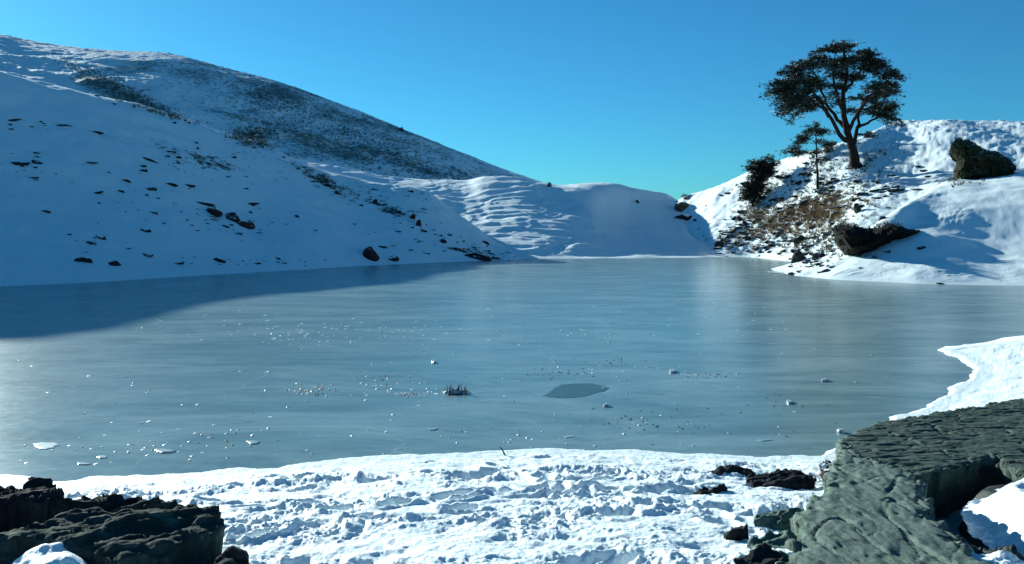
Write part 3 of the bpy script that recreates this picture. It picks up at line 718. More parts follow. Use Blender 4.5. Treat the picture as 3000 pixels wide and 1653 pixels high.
ROCKS_L = [
    (243, 765, 52, 16, 'rock_red', 'flat reddish brown rock just above the ice, leftmost of the shoreline rocks', 0.05),
    (337, 776, 36, 20, 'rock_red', 'small pointed reddish rock above the left shore, second from the left edge', 0.3),
    (424, 746, 54, 13, 'rock_red', 'long low reddish rock a little up the slope from the left shore', 0),
    (519, 772, 36, 14, 'rock_red', 'small tilted brown rock just above the left shore', -0.3),
    (643, 764, 38, 14, 'rock_dark', 'small dark rock above the ice, left of the scattered shore stones', 0.2),
    (425, 674, 46, 16, 'rock_red', 'lone dark rock wedge in the middle of the lower left slope', 0.15),
    (292, 693, 48, 15, 'rock_dark', 'dark tilted rock in the small cluster on the lower left slope', 0.3),
    (268, 712, 34, 9, 'rock_dark', 'thin dark rock under the tilted one on the lower left slope', 0.1),
    (630, 624, 48, 32, 'rock_red', 'dark red rock at the upper left of the big red cluster', 0.35),
    (677, 642, 62, 27, 'rock_red', 'widest dark red rock in the middle of the big red cluster', 0.1),
    (717, 660, 48, 35, 'rock_red', 'blocky dark red rock at the right end of the big red cluster', -0.3),
    (695, 685, 24, 14, 'rock_red', 'small dark red rock at the bottom of the big red cluster', 0),
    (660, 664, 24, 9, 'rock_red', 'thin red rock low in the big red cluster', 0),
    (590, 596, 74, 9, 'rock_red', 'long thin dark red ledge above the big red cluster', 0.12),
    (500, 541, 50, 10, 'rock_dark', 'short dark ledge in mid slope left of centre', 0.0),
    (550, 543, 40, 6, 'rock_dark', 'thin dark ledge continuing right of the short mid slope ledge', 0.1),
    (372, 530, 30, 11, 'rock_dark', 'small dark stone alone in mid left slope', 0.1),
    (420, 500, 30, 12, 'rock_dark', 'small dark stone below the curved marks high on the left slope', 0.1),
    (268, 477, 36, 15, 'rock_dark', 'dark rock standing alone left of the curved marks on the left slope', -0.2),
    (50, 480, 70, 13, 'rock_dark', 'long dark ledge near the left edge, halfway up the slope', -0.15),
    (105, 476, 36, 13, 'rock_dark', 'dark stone right of the long ledge near the left edge', 0.1),
    (92, 520, 40, 6, 'rock_dark', 'thin dark ledge below the long one near the left edge', 0.0),
    (187, 368, 56, 7, 'rock_dark', 'thin dark ledge high on the left slope', 0.05),
    (283, 390, 40, 8, 'rock_dark', 'thin dark ledge high on the left slope, right of its twin', 0.12),
    (30, 354, 64, 6, 'rock_dark', 'thin dark ledge at the left edge high on the slope', -0.15),
    (135, 620, 36, 10, 'rock_dark', 'small dark stone alone on the lower left slope near the edge', 0.15),
    (283, 566, 60, 7, 'rock_dark', 'thin slanting dark ledge in mid left slope', -0.18),
    (355, 561, 26, 7, 'rock_dark', 'tiny dark ledge right of the slanting one in mid left slope', 0.1),
    (442, 555, 26, 14, 'rock_dark', 'small peaked dark stone in the middle of the left slope', 0),
    (452, 625, 32, 9, 'rock_dark', 'small flat dark stone left of the big red cluster', 0.05),
    (440, 470, 54, 7, 'rock_dark', 'slanting dark line of rock high in the middle of the left slope', 0.3),
    (490, 444, 74, 5, 'rock_dark', 'thin arched dark ledge high in the middle of the left slope', 0.05),
    (735, 600, 46, 7, 'rock_red', 'thin ledge right of and above the big red cluster', -0.1),
    (1090, 752, 58, 42, 'rock_red', 'largest dark red boulder at the foot of the left slope by the ice', 0),
    (1148, 758, 34, 16, 'rock_red', 'low dark rock just right of the largest shore boulder', 0),
    (1385, 752, 90, 20, 'rock_red', 'long low reddish outcrop at the end of the left shore', 0.14),
    (1440, 758, 80, 13, 'rock_red', 'thin tapering rock at the tip of the left shore', 0.12),
    (1350, 735, 70, 10, 'rock_red', 'long thin slanting ledge above the outcrop at the end of the left shore', 0.3),
    (1097, 596, 17, 24, 'rock_red', 'small upright dark rock on the spur, topmost of its diagonal line', 0.4),
    (1163, 622, 26, 16, 'rock_red', 'dark rock on the spur, second down its diagonal line', 0.3),
    (1207, 640, 20, 26, 'rock_red', 'tall dark red rock on the spur in the middle of its diagonal line', 0.4),
    (1226, 660, 22, 22, 'rock_red', 'dark red rock on the spur right below the tall one', 0.4),
    (1240, 676, 24, 12, 'rock_dark', 'low dark rock on the spur, last in its diagonal line', 0.3),
    (1300, 710, 24, 18, 'rock_red', 'dark tilted rock on the lower spur above the shore outcrop', 0.6),
    (1247, 741, 28, 12, 'rock_dark', 'small dark stone near the ice just left of the long shore outcrop', 0),
    (1115, 723, 32, 6, 'rock_dark', 'thin dark ledge above the largest shore boulder', 0),
    (985, 568, 14, 14, 'rock_dark', 'small dark stone below the sunlit crest of the left hill', 0),
    (870, 635, 14, 10, 'rock_dark', 'tiny dark stone at the right of the scattered marks on the left slope', 0),
    (930, 520, 20, 12, 'rock_dark', 'dark stone under the sunlit strip of the left crest', 0.4),
    (960, 545, 24, 10, 'rock_dark', 'dark stone below the one under the sunlit strip', 0.4),
    (1204, 560, 18, 9, 'rock_dark', 'small dark stone near the top of the spur edge', 0.2),
    (1420, 712, 26, 13, 'rock_dark', 'dark stone where the spur meets the sunlit mound', 0.4),
    (1490, 740, 26, 8, 'rock_dark', 'thin dark stone near the tip of the spur', 0.2),
]
for px, py, wp, hp, mt, lb, ti in ROCKS_L:
    put_rock(px, py, wp, hp, mt, lb, GL, ['left_hill'], tilt=ti)
GR = 'rocks on the right slope and the middle mound'
ROCKS_R = [
    (2003, 608, 44, 30, 'rock_brown', 'brown rock at the corner where the mound meets the right ridge', 0.2),
    (2000, 640, 50, 22, 'rock_red', 'dark lower rock under the brown one at the foot of the right ridge', 0),
    (2012, 578, 30, 12, 'rock_dark', 'small dark rock on the skyline at the dip between mound and ridge', -0.3),
    (1868, 593, 13, 12, 'rock_dark', 'small dark stone on the shaded bowl of the middle mound', 0),
    (2125, 694, 50, 34, 'rock_dark', 'dark rock at the left foot of the right ridge above the shore', -0.6),
    (2108, 722, 26, 22, 'rock_dark', 'lowest dark rock at the left foot of the right ridge', -0.5),
    (2146, 676, 30, 18, 'rock_brown', 'brown rock above the dark one at the left foot of the ridge', -0.5),
    (2170, 643, 24, 18, 'rock_dark', 'small dark rock left of the straw tufts on the ridge', -0.4),
    (2184, 656, 22, 16, 'rock_dark', 'small dark rock just below its twin left of the straw tufts', -0.4),
    (2223, 650, 34, 20, 'rock_dark', 'slanting dark rock below the dense conifer', -0.5),
    (2588, 640, 34, 15, 'rock_dark', 'lone oval dark stone above the dark overhang', 0),
    (2519, 620, 20, 36, 'rock_dark', 'upright dark rock above the left of the dark overhang', -0.3),
    (2447, 634, 34, 34, 'rock_brown', 'brown rock with dry grass above the dark overhang', -0.2),
    (2347, 764, 46, 44, 'rock_dark', 'dark snow capped rock at the tip of the right shore', 0),
    (2398, 754, 48, 34, 'rock_dark', 'dark snow capped rock right beside the one at the shore tip', 0),
    (2322, 804, 34, 16, 'rock_dark', 'low dark rock touching the ice at the tip of the right shore', 0),
    (2352, 708, 44, 22, 'rock_dark', 'dark rock up the slope from the shore tip', -0.3),
    (2380, 722, 26, 24, 'rock_dark', 'dark rock between the shore tip rocks and the overhang', -0.3),
    (2697, 727, 30, 12, 'rock_dark', 'small dark stone on smooth snow right below the overhang', -0.2),
    (2603, 737, 26, 9, 'rock_dark', 'small flat stone on smooth snow below the middle of the overhang', 0),
    (2519, 786, 13, 9, 'rock_dark', 'tiny dark stone on the smooth snow above the right shore', 0),
    (2588, 556, 32, 8, 'rock_dark', 'thin dark stone on open snow below the big pine', -0.2),
    (2618, 548, 28, 7, 'rock_dark', 'thin dark stone just right of its twin below the big pine', -0.2),
    (2564, 534, 26, 6, 'rock_brown', 'thin brown stone on open snow nearest below the big pine', 0.1),
    (2755, 832, 24, 7, 'rock_dark', 'small dark stone at the ice line of the right shore', 0),
    (2280, 690, 26, 16, 'rock_brown', 'brown stone among the straw in the middle of the rocky slope', -0.4),
    (2310, 655, 30, 12, 'rock_dark', 'long dark stone among the straw in the middle of the rocky slope', -0.4),
    (2262, 720, 24, 12, 'rock_dark', 'dark stone low on the rocky slope near the shore', -0.3),
    (2420, 590, 40, 12, 'rock_dark', 'dark slanting rock under the thin pine', -0.3),
    (2355, 596, 34, 12, 'rock_dark', 'dark slanting rock left below the thin pine', -0.4),
    (2480, 600, 28, 12, 'rock_brown', 'brown stone between thin pine and overhang', -0.3),
]
for px, py, wp, hp, mt, lb, ti in ROCKS_R:
    put_rock(px, py, wp, hp, mt, lb, GR, tilt=ti)

# large outcrops set into the right hill: a cliff face with its own thickness
def outcrop(poly, Y0, thick, mat, label, rely=0.35, zup=0.0, lean=0.25, seed=0):
    P = np.array([((a - CX) / FPX * Y0, CAM_H + (HZN - b) / FPX * Y0) for a, b in poly])
    x0, z0 = P.min(0) - .05; x1, z1 = P.max(0) + .05
    n = max(x1 - x0, z1 - z0) / 90
    X, Zq = np.meshgrid(np.arange(x0, x1, n), np.arange(z0, z1, n))
    qx = X + 0.10 * fbm(X / .5 + seed, Zq / .5, 3); qz = Zq + 0.10 * fbm(X / .5, Zq / .5 + seed, 3)
    s = np.where(inside(qx, qz, P), 1, -1) * seg_dist(qx, qz, np.vstack([P, P[:1]]))
    c, v = cells(X / 0.75 + seed, Zq / 0.5, 5)
    f = rely * (v - 0.5) + rely * 0.8 * fbm(X / .8 + seed, Zq / .5, 4)
    prof = np.sqrt(np.clip(s / 0.55, 0, 1))                     # rounds back towards the rim
    Yf = Y0 + 0.5 * thick - prof * 0.5 * thick - f * prof + lean * (Zq - z0)
    Yb = Y0 + 0.5 * thick + prof * 0.5 * thick + lean * (Zq - z0)
    keep = s > -n; k4 = keep[:-1, :-1] & keep[1:, :-1] & keep[:-1, 1:] & keep[1:, 1:]
    G = grid_faces(*X.shape, keep=k4)
    A = np.stack([X * Yf / Y0, Yf, CAM_H + (Zq - CAM_H) * Yf / Y0], -1).reshape(-1, 3); B = np.stack([X * Yb / Y0, Yb, CAM_H + (Zq - CAM_H) * np.minimum(Yb / Y0, 1.0)], -1).reshape(-1, 3)
    V = np.vstack([A, B]); F = np.vstack([G, G[:, ::-1] + len(A)])
    V, F, _ = compact(V, F)
    ROCKFACE['outcrop%d' % seed] = BVHTree.FromPolygons(V.tolist(), F.tolist())
    return tag(link('rock_outcrop', np_mesh('rock_outcrop', V, F, None, False), mat), label, 'rock outcrop')
outcrop([(2780, 444), (2786, 424), (2806, 404), (2838, 410), (2866, 428), (2890, 440), (2925, 446), (2955, 464), (2978, 492), (2950, 518), (2880, 530), (2800, 545), (2794, 500), (2804, 474)],
        70.4, 3.6, M['outcrop'], 'mossy brown and green rock outcrop high on the right above the smooth snow', rely=0.5, seed=1)
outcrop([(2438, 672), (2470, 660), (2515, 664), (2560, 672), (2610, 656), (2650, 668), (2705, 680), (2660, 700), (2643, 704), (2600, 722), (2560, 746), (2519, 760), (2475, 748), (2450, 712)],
        51.6, 4.5, M['outcrop_dark'], 'long rock overhang with shade painted into its black colour in the middle of the right slope', rely=0.4, seed=6)

# ------------------------------------------------------------------ small stones and tufts nobody could count
def scatter_rocks(name, n, sampler, mt, size, only=None, label=None):
    Vs, Fs, off = [], [], 0
    SM = [rock_mesh(300 + i, 1, 5) for i in range(6)]
    for k in range(n):
        px, py = sampler(); h = hit(px, py, only)
        if h is None: continue
        loc = h[0]; V, F = SM[k % 6]
        wv = size[0] + (size[1] - size[0]) * random.random() ** 2.2
        sx = wv / FPX * loc.y * 0.5; sz = sx * random.uniform(0.25, 0.6); a = random.uniform(-.6, .6)
        c, s = math.cos(a), math.sin(a)
        W = V * np.array([sx, sx * .6, sz])
        W = np.stack([W[:, 0] * c - W[:, 1] * s, W[:, 0] * s + W[:, 1] * c, W[:, 2]], 1) + np.array([loc.x, loc.y, loc.z])
        Vs.append(W); Fs.append(F + off); off += len(W)
    o = link(name, np_mesh(name, np.vstack(Vs), np.vstack(Fs), None, False), M[mt])
    return tag(o, label, kind='stuff')
def gauss_mix(cs):
    tot = sum(c[4] for c in cs)
    def f():
        r = random.random() * tot
        for c in cs:
            r -= c[4]
            if r <= 0: break
        a = random.gauss(0, 1); b = random.gauss(0, 1)
        sl_ = c[5] if len(c) > 5 else 0
        return c[0] + a * c[2], c[1] + b * c[3] + sl_ * a * c[2]
    return f
scatter_rocks('scattered_stones', 330, gauss_mix([
    (640, 650, 130, 30, 3, 0.15), (600, 480, 90, 30, 2.5, 0.2), (100, 480, 70, 25, 1.5), (130, 365, 70, 14, .7), (270, 710, 50, 18, .8),
    (420, 560, 100, 30, 1), (750, 765, 110, 9, 1.6), (1200, 700, 90, 25, 1.2, .3), (1180, 640, 60, 10, .8, .6), (1400, 735, 60, 14, 1.4, .3), (960, 540, 60, 12, .9, .5), (700, 410, 80, 12, 1, .35),
    (500, 350, 150, 12, .6, .3), (1340, 700, 60, 25, .6, .5)]),
    'rock_dark', (5, 24), ['left_hill'], 'small dark stones scattered over the shaded left slope')
scatter_rocks('ridge_stones', 720, gauss_mix([
    (2300, 650, 110, 38, 4, -0.25), (2400, 560, 90, 25, 1.5, -0.2), (2250, 710, 70, 20, 1.5, 0), (2480, 600, 70, 22, 1.2, -0.2), (2600, 540, 60, 25, .5, -0.3),
    (2160, 690, 40, 24, 1, -0.4), (2420, 700, 60, 28, 1.5, -.2), (2330, 520, 70, 22, .8, -0.4), (2130, 560, 50, 10, .2, -.4), (2370, 765, 35, 18, 2.2), (2350, 720, 40, 20, 1.2)]),
    'rock_dark', (6, 38), ['right_ridge', 'right_mound'], 'small dark stones crowding the rocky part of the right slope')
def tufts(name, n, sampler, mt, hgt, only=None, label=None, blades=9):
    r = np.random.RandomState(len(name)); V, F = [], []
    for k in range(n):
        px, py = sampler(); h = hit(px, py, only)
        if h is None: continue
        loc = h[0]; H = hgt * r.uniform(.5, 1.3)
        for b in range(blades):
            a = r.uniform(0, 6.283); l = r.uniform(.15, .9); d = np.array([math.cos(a) * l, math.sin(a) * l, 1.0]); d /= np.linalg.norm(d)
            base = np.array(loc) + np.array([math.cos(a), math.sin(a), 0]) * r.uniform(0, .3) * H
            wv = np.array([-math.sin(a + 1), math.cos(a + 1), 0]) * H * 0.07
            i = len(V); V += [base - wv, base + wv, base + d * H]; F.append((i, i + 1, i + 2))
    o = link(name, np_mesh(name, np.array(V), np.array(F), None, False), M[mt])
    return tag(o, label, kind='stuff')
tufts('dry_grass', 1100, gauss_mix([(2290, 645, 70, 26, 4, -.3), (2390, 640, 24, 24, 2), (2445, 622, 20, 22, 1.8), (2215, 630, 30, 12, 1), (2330, 690, 80, 28, 2), (2420, 590, 60, 12, .8)]),
      'straw', 0.38, ['right_ridge'], 'straw coloured dry grass on the rocky right slope')
tufts('heath_grass', 700, gauss_mix([(2300, 660, 110, 40, 3, -.25), (2400, 545, 90, 28, 2, -.2), (2350, 500, 70, 16, 1, -.4), (2540, 470, 40, 14, .8, -.5), (2230, 615, 26, 10, 1), (2420, 720, 50, 20, 1)]),
      'heath', 0.34, ['right_ridge', 'right_mound'], 'dark heath and grass showing through snow on the right slope')
tufts('outcrop_heath', 200, gauss_mix([(2815, 425, 16, 14, 2), (2860, 455, 30, 10, 2), (2930, 470, 26, 14, 1.2), (2860, 500, 45, 14, 2), (2800, 530, 20, 8, .8)]),
      'straw_olive', 0.30, ['right_mound', 'rockface'], 'olive heath growing on the upper right outcrop', blades=10)
tufts('ledge_heath', 130, gauss_mix([(2460, 665, 20, 8, 2), (2600, 664, 30, 6, 1), (2445, 700, 12, 20, 1.4), (2520, 752, 30, 6, .6)]),
      'heath', 0.28, ['right_mound', 'right_ridge', 'rockface'], 'dark heath fringing the black overhang', blades=10)
tufts('hill_scrub', 3600, gauss_mix([(350, 260, 90, 12, 3, .5), (740, 395, 36, 13, 2.2), (900, 330, 140, 35, 3, .42), (1050, 430, 140, 40, 3, .35), (700, 270, 160, 40, 1.5, .35), (1250, 500, 80, 20, 1, .3), (600, 180, 120, 8, .6, .3)]),
      'scrub', 0.42, ['rear_hill'], 'dark low scrub over the rear hill', blades=7)
tufts('crest_scrub', 260, gauss_mix([(730, 412, 34, 8, 2, .3), (950, 530, 40, 8, 1, .5), (480, 335, 60, 4, 1, .3)]),
      'scrub', 0.42, ['left_hill'], 'dark low scrub along the crest of the left hill', blades=8)

# ------------------------------------------------------------------ trees
def tube(pts, rad, sides=8):
    pts = [np.array(p, float) for p in pts]; V, F = [], []
    up = np.array([0.3, 1, 0.2])
    for i, p in enumerate(pts):
        d = pts[min(i + 1, len(pts) - 1)] - pts[max(i - 1, 0)]; d /= np.linalg.norm(d) + 1e-9
        a = np.cross(d, up); a /= np.linalg.norm(a) + 1e-9; b = np.cross(d, a)
        for k in range(sides):
            t = 2 * math.pi * k / sides
            V.append(p + rad[i] * (a * math.cos(t) + b * math.sin(t)))
    for i in range(len(pts) - 1):
        for k in range(sides):
            F.append((i * sides + k, i * sides + (k + 1) % sides, (i + 1) * sides + (k + 1) % sides, (i + 1) * sides + k))
    return V, F
def curve_pts(ctrl, n, wob=0.0, rs=None):
    ctrl = np.array(ctrl, float); t = np.linspace(0, 1, len(ctrl)); tt = np.linspace(0, 1, n)
    P = pchip(t, ctrl, tt)
    if wob and rs is not None:
        P[1:-1] += rs.normal(size=(n - 2, 3)) * wob
    return P
def make_tree(name, label, Y0, base_px, trunk_px, limbs, blobs, r0, rtop, needles, tuft_n, tuft_size, seed, cat='tree', flat=0.62):
    rs = np.random.RandomState(seed)
    def W(px, py, dy=0.0): return np.array([(px - CX) / FPX * Y0, Y0 + dy, CAM_H + (HZN - py) / FPX * Y0])
    b = W(*base_px); root = empty(name, tuple(b)); tag(root, label, cat)
    def mesh_obj(nm, V, F, mat, parent, sm=True):
        V = np.array(V) - b
        return link(nm, np_mesh(nm, V, np.array(F), None, sm), mat, parent)
    tp = curve_pts([W(*p) for p in trunk_px], 26, 0.012 * r0 * 8, rs)
    rad = np.linspace(1, 0, 26) ** 1.1 * (r0 - rtop) + rtop; rad[0] *= 1.5; rad[1] *= 1.2
    rad = rad * (1 + 0.06 * rs.normal(size=26))
    V, F = tube(tp, rad, 12); mesh_obj('trunk', V, F, M['bark'], root)
    ends = []
    for lb in limbs:
        pts = lb['p']; P = curve_pts([W(*p) for p in pts], 14, lb['r'] * 0.35, rs)
        rr = np.linspace(lb['r'], lb['r'] * .25, 14)
        V, F = tube(P, rr, 8); mesh_obj('limb', V, F, M['bark'], root)
        ends.append(P)
    allp = np.vstack(ends + [tp[10:]])
    # small branches into every clump, needles on them
    BV, BF = [], []; NV, NF = [], []
    total = sum(bl[2] * bl[3] for bl in blobs)
    for bl in blobs:
        c = W(bl[0], bl[1], bl[4]); rx = bl[2] / FPX * Y0; rz = bl[3] / FPX * Y0 * flat; ry = rx * 0.9
        ax = bl[5] if len(bl) > 5 else 0.0                        # droop: z falls with x
        m = allp[np.argmin(((allp - c) ** 2).sum(1) + 0.4 * np.maximum(allp[:, 2] - c[2], 0))]
        n = max(3, int(tuft_n * bl[2] * bl[3] / total))
        nb = max(3, int(n / 11)); tips = []
        for k in range(nb):
            q = rs.normal(size=3); q /= np.linalg.norm(q); q *= rs.uniform(.35, 1) ** .5 * (1.45 if rs.uniform() < .16 else 1)
            e = c + np.array([q[0] * rx, q[1] * ry, q[2] * rz - ax * q[0] * rx - 0.25 * abs(q[0]) * rx])
            midp = m * .45 + e * .55 + rs.normal(size=3) * .12 + np.array([0, 0, .12 * np.linalg.norm(e - m)])
            P = curve_pts([m, midp, e], 7, .02, rs)
            L = np.linalg.norm(e - m)
            V, F = tube(P, np.linspace(.028 + .012 * L, .008, 7), 4)
            BF += [tuple(i + len(BV) for i in f) for f in F]; BV += list(V)
            for j in range(11):
                t = rs.uniform(.35, 1.05); f_ = min(t * 6, 5.999); i0 = int(f_)
                pos = P[i0] + (P[min(i0 + 1, 6)] - P[i0]) * (f_ - i0) + rs.normal(size=3) * tuft_size * np.array([.8, .8, .28])
                dirn = (e - m); dirn /= np.linalg.norm(dirn) + 1e-6; dirn[2] *= .3
                for bl_ in range(needles):
                    d = rs.normal(size=3) * np.array([1, 1, .45]) + dirn * 1.1 + np.array([0, 0, .12]); d /= np.linalg.norm(d)
                    s_ = np.cross(d, rs.normal(size=3)); s_ /= np.linalg.norm(s_) + 1e-6
                    l = tuft_size * rs.uniform(.6, 1.2); wv = l * .085
                    i = len(NV); NV += [pos - s_ * wv * .4, pos + s_ * wv * .4, pos + d * l * .6 + s_ * wv, pos + d * l, pos + d * l * .6 - s_ * wv]
                    NF.append((i, i + 1, i + 2, i + 4)); NF.append((i + 4, i + 2, i + 3, i + 3))
    NFq = [f for f in NF if f[2] != f[3]]; NFt = [f[:3] for f in NF if f[2] == f[3]]
    tag(mesh_obj('branches', BV, BF, M['bark'], root), kind='stuff')
    me = bpy.data.meshes.new('crown'); VV = np.array(NV) - b
    me.from_pydata(VV.tolist(), [], NFq + NFt); me.update()
    link('crown', me, M['needles'] if cat == 'tree' else M['needles_dark'], root)
    return root

# big pine on the ridge
hb = hit(2512, 492, ['right_ridge']); YP = hb[0].y
make_tree('pine_tree', 'tall old pine with a wide flat crown and leaning trunk on the snowy ridge', YP, (2512, 498),
    [(2513, 500, .2), (2508, 470, .2), (2499, 430, .2), (2488, 405, .1), (2480, 370, 0), (2468, 320, -.2), (2472, 270, 0), (2484, 210, .2), (2478, 160, .2), (2472, 130, .2)],
    [dict(r=0.255, p=[(2491, 418, .1), (2470, 410, -.2), (2446, 388, -.5), (2420, 345, -.8), (2388, 312, -1), (2350, 290, -1.2), (2310, 272, -1.3)]),
     dict(r=0.195, p=[(2420, 345, -.8), (2405, 300, -.2), (2380, 262, .4), (2345, 225, .8)]),
     dict(r=0.210, p=[(2481, 376, 0), (2458, 345, .7), (2430, 290, 1.2), (2410, 230, 1.4), (2395, 185, 1.5)]),
     dict(r=0.180, p=[(2468, 322, -.1), (2440, 280, -1), (2425, 220, -1.5), (2430, 165, -1.6)]),
     dict(r=0.210, p=[(2500, 432, .2), (2518, 385, .6), (2527, 340, 1), (2545, 290, 1.2), (2580, 262, 1.3)]),
     dict(r=0.180, p=[(2484, 390, 0), (2502, 340, -.8), (2524, 300, -1.3), (2560, 262, -1.5), (2592, 230, -1.5)]),
     dict(r=0.165, p=[(2472, 270, 0), (2505, 235, .3), (2535, 195, .5), (2560, 165, .5)]),
     dict(r=0.150, p=[(2521, 372, .7), (2560, 352, .6), (2600, 335, .4), (2622, 345, .3)]),
     dict(r=0.120, p=[(2513, 392, .3), (2530, 395, .2), (2545, 392, 0)])],
    [(2262, 262, 34, 13, -1.2, -.35), (2300, 240, 40, 14, -1, -.2), (2300, 290, 40, 11, -1.3, -.4), (2345, 225, 42, 15, .8, 0), (2350, 268, 44, 13, -.6, -.2),
     (2290, 335, 30, 9, -1.3, -.7), (2322, 312, 34, 10, -1.4, -.4), (2300, 204, 24, 9, .6, -.3), (2365, 192, 45, 14, 1.2, 0), (2400, 240, 40, 14, 1.3, 0), (2400, 160, 42, 14, 1.2, 0),
     (2440, 140, 42, 14, -.8, 0), (2480, 135, 44, 12, .2, 0), (2430, 200, 44, 16, -1.4, 0), (2480, 175, 42, 16, .3, 0), (2525, 160, 42, 16, .4, 0), (2562, 170, 28, 15, .5, .3),
     (2505, 220, 44, 15, .6, 0), (2550, 210, 42, 15, -.8, .1), (2590, 232, 36, 15, -1.5, .3), (2588, 268, 42, 14, 1.2, .2), (2610, 262, 28, 12, .5, .4), (2545, 255, 40, 14, -1.0, .1),
     (2590, 305, 40, 13, .6, .2), (2615, 335, 28, 12, .4, .6), (2555, 322, 34, 11, 1, .1), (2455, 250, 38, 12, 0, 0), (2600, 350, 26, 9, .3, .5), (2420, 285, 28, 9, -1.2, 0), (2545, 393, 20, 7, .1, 0), (2510, 290, 34, 10, -.8, 0), (2390, 295, 40, 10, .6, -.1), (2370, 235, 46, 12, -1, 0), (2330, 250, 40, 9, 1.2, -.1), (2450, 180, 46, 12, 1, 0), (2520, 190, 46, 12, -1, 0), (2570, 285, 40, 9, -1, .1), (2440, 310, 26, 7, -1.3, 0), (2245, 278, 22, 7, -1.3, -.5), (2622, 240, 20, 8, .3, .4), (2285, 345, 24, 8, -1, -.8), (2322, 355, 20, 7, -.6, -.9), (2350, 330, 34, 9, .4, -.6), (2625, 345, 16, 8, .2, .8), (2410, 150, 30, 9, 0, 0), (2540, 150, 26, 9, .3, 0), (2300, 320, 44, 12, -.8, -.4), (2345, 300, 44, 12, .2, -.2), (2270, 300, 30, 9, -1, -.5), (2270, 240, 34, 11, 0, -.2), (2310, 262, 46, 12, .5, -.2), (2580, 330, 40, 11, 0, .3), (2612, 300, 30, 11, 0, .4), (2600, 265, 36, 11, -.6, .2), (2550, 300, 40, 11, -.4, .1), (2500, 320, 26, 8, .8, 0), (2360, 325, 30, 8, -.8, -.2), (2460, 215, 46, 12, 1, 0), (2340, 185, 44, 12, -.4, -.1), (2580, 195, 34, 12, .2, .2), (2610, 215, 26, 10, -.2, .3)],
    .50, .07, 6, 8600, .34, 11, flat=0.85)
# thin young pine
hb = hit(2396, 550, ['right_ridge'])
make_tree('pine_tree', 'slender young pine with a thin bare stem below the big pine', hb[0].y, (2396, 552),
    [(2396, 556), (2395, 510), (2393, 470), (2392, 430), (2390, 390), (2388, 360)],
    [dict(r=.035, p=[(2393, 470, 0), (2375, 450, .3), (2345, 445, .4), (2318, 445, .5)]), dict(r=.03, p=[(2392, 440, 0), (2410, 425, -.3), (2432, 420, -.4)]),
     dict(r=.03, p=[(2391, 420, 0), (2370, 408, -.3), (2345, 405, -.5)])],
    [(2330, 440, 32, 10, .4, -.2), (2350, 420, 30, 9, 0, 0), (2358, 400, 30, 9, -.4, -.2), (2380, 380, 30, 10, 0, 0), (2390, 364, 18, 7, 0, 0), (2415, 392, 22, 9, -.2, .2),
     (2410, 415, 28, 8, -.3, .1), (2380, 440, 30, 7, .2, 0), (2340, 455, 20, 6, .4, 0), (2425, 432, 18, 5, -.4, .2), (2396, 465, 28, 4, 0, 0), (2382, 505, 14, 4, 0, -.2), (2405, 480, 16, 4, 0, .2)],
    .12, .03, 5, 1300, .30, 21, flat=0.9)
# dense upright conifer at the left of the ridge
hb = hit(2206, 603, ['right_ridge'])
make_tree('conifer', 'dense dark conifer bush leaning on the left shoulder of the right ridge', hb[0].y, (2206, 606),
    [(2206, 610), (2208, 575), (2215, 540), (2228, 500), (2240, 465)],
    [dict(r=.04, p=[(2210, 560, 0), (2190, 540, .2), (2180, 530, .3)]), dict(r=.04, p=[(2222, 520, 0), (2245, 505, .2), (2262, 500, .3)])],
    [(2240, 474, 22, 14, 0, 0), (2212, 490, 24, 16, .2, 0), (2240, 500, 26, 18, 0, 0), (2258, 505, 16, 13, .2, 0), (2218, 518, 26, 17, -.2, 0), (2238, 530, 20, 14, .2, 0), (2200, 545, 24, 15, .2, 0),
     (2222, 552, 24, 14, 0, 0), (2196, 570, 22, 13, 0, 0), (2216, 578, 20, 13, .2, 0), (2186, 586, 14, 8, 0, 0), (2206, 594, 14, 9, 0, 0), (2262, 478, 14, 7, 0, 0), (2244, 560, 8, 6, 0, 0)],
    .16, .04, 7, 2600, .34, 31, cat='conifer', flat=1.1)
def bush(px, py, wpx, hpx, label, only, seed):
    h = hit(px, py, only)
    if h is None: return
    Y0 = h[0].y; rs = np.random.RandomState(seed); b = np.array(h[0]); root = empty('shrub', tuple(b)); tag(root, label, 'shrub')
    NV, NF = [], []; rx = wpx / FPX * Y0 / 2; rz = hpx / FPX * Y0
    for k in range(260):
        q = rs.normal(size=3); q /= np.linalg.norm(q); q *= rs.uniform(0, 1) ** .4
        pos = np.array([q[0] * rx, q[1] * rx, abs(q[2]) * rz]); d = rs.normal(size=3) + q; d /= np.linalg.norm(d)
        s_ = np.cross(d, rs.normal(size=3)); s_ /= np.linalg.norm(s_); l = rz * .35; i = len(NV)
        NV += [pos - s_ * l * .15, pos + s_ * l * .15, pos + d * l]; NF.append((i, i + 1, i + 2))
    link('foliage', np_mesh('foliage', np.array(NV), np.array(NF), None, False), M['needles_dark'], root)
    V, F = tube([(0, 0, -.1), (0, 0, rz * .4), (rx * .1, 0, rz * .8)], [rx * .12, rx * .08, rx * .03], 6)
    link('stem', np_mesh('stem', np.array(V), np.array(F)), M['bark'], root)
bush(1609, 546, 12, 13, 'tiny dark shrub on the skyline of the middle mound', ['middle_hill'], 1)
bush(1176, 384, 16, 11, 'tiny dark shrub on the sloping skyline of the rear hill', ['rear_hill'], 2)
bush(2545, 402, 26, 20, 'small dark shrub behind the trunk of the big pine', ['right_ridge'], 3)
bush(2428, 445, 30, 26, 'low dark shrub between the young pine and the big pine', ['right_ridge'], 4)
bush(2005, 578, 20, 10, 'small dark shrub on the skyline dip left of the right ridge', ['right_ridge', 'middle_hill'], 5)

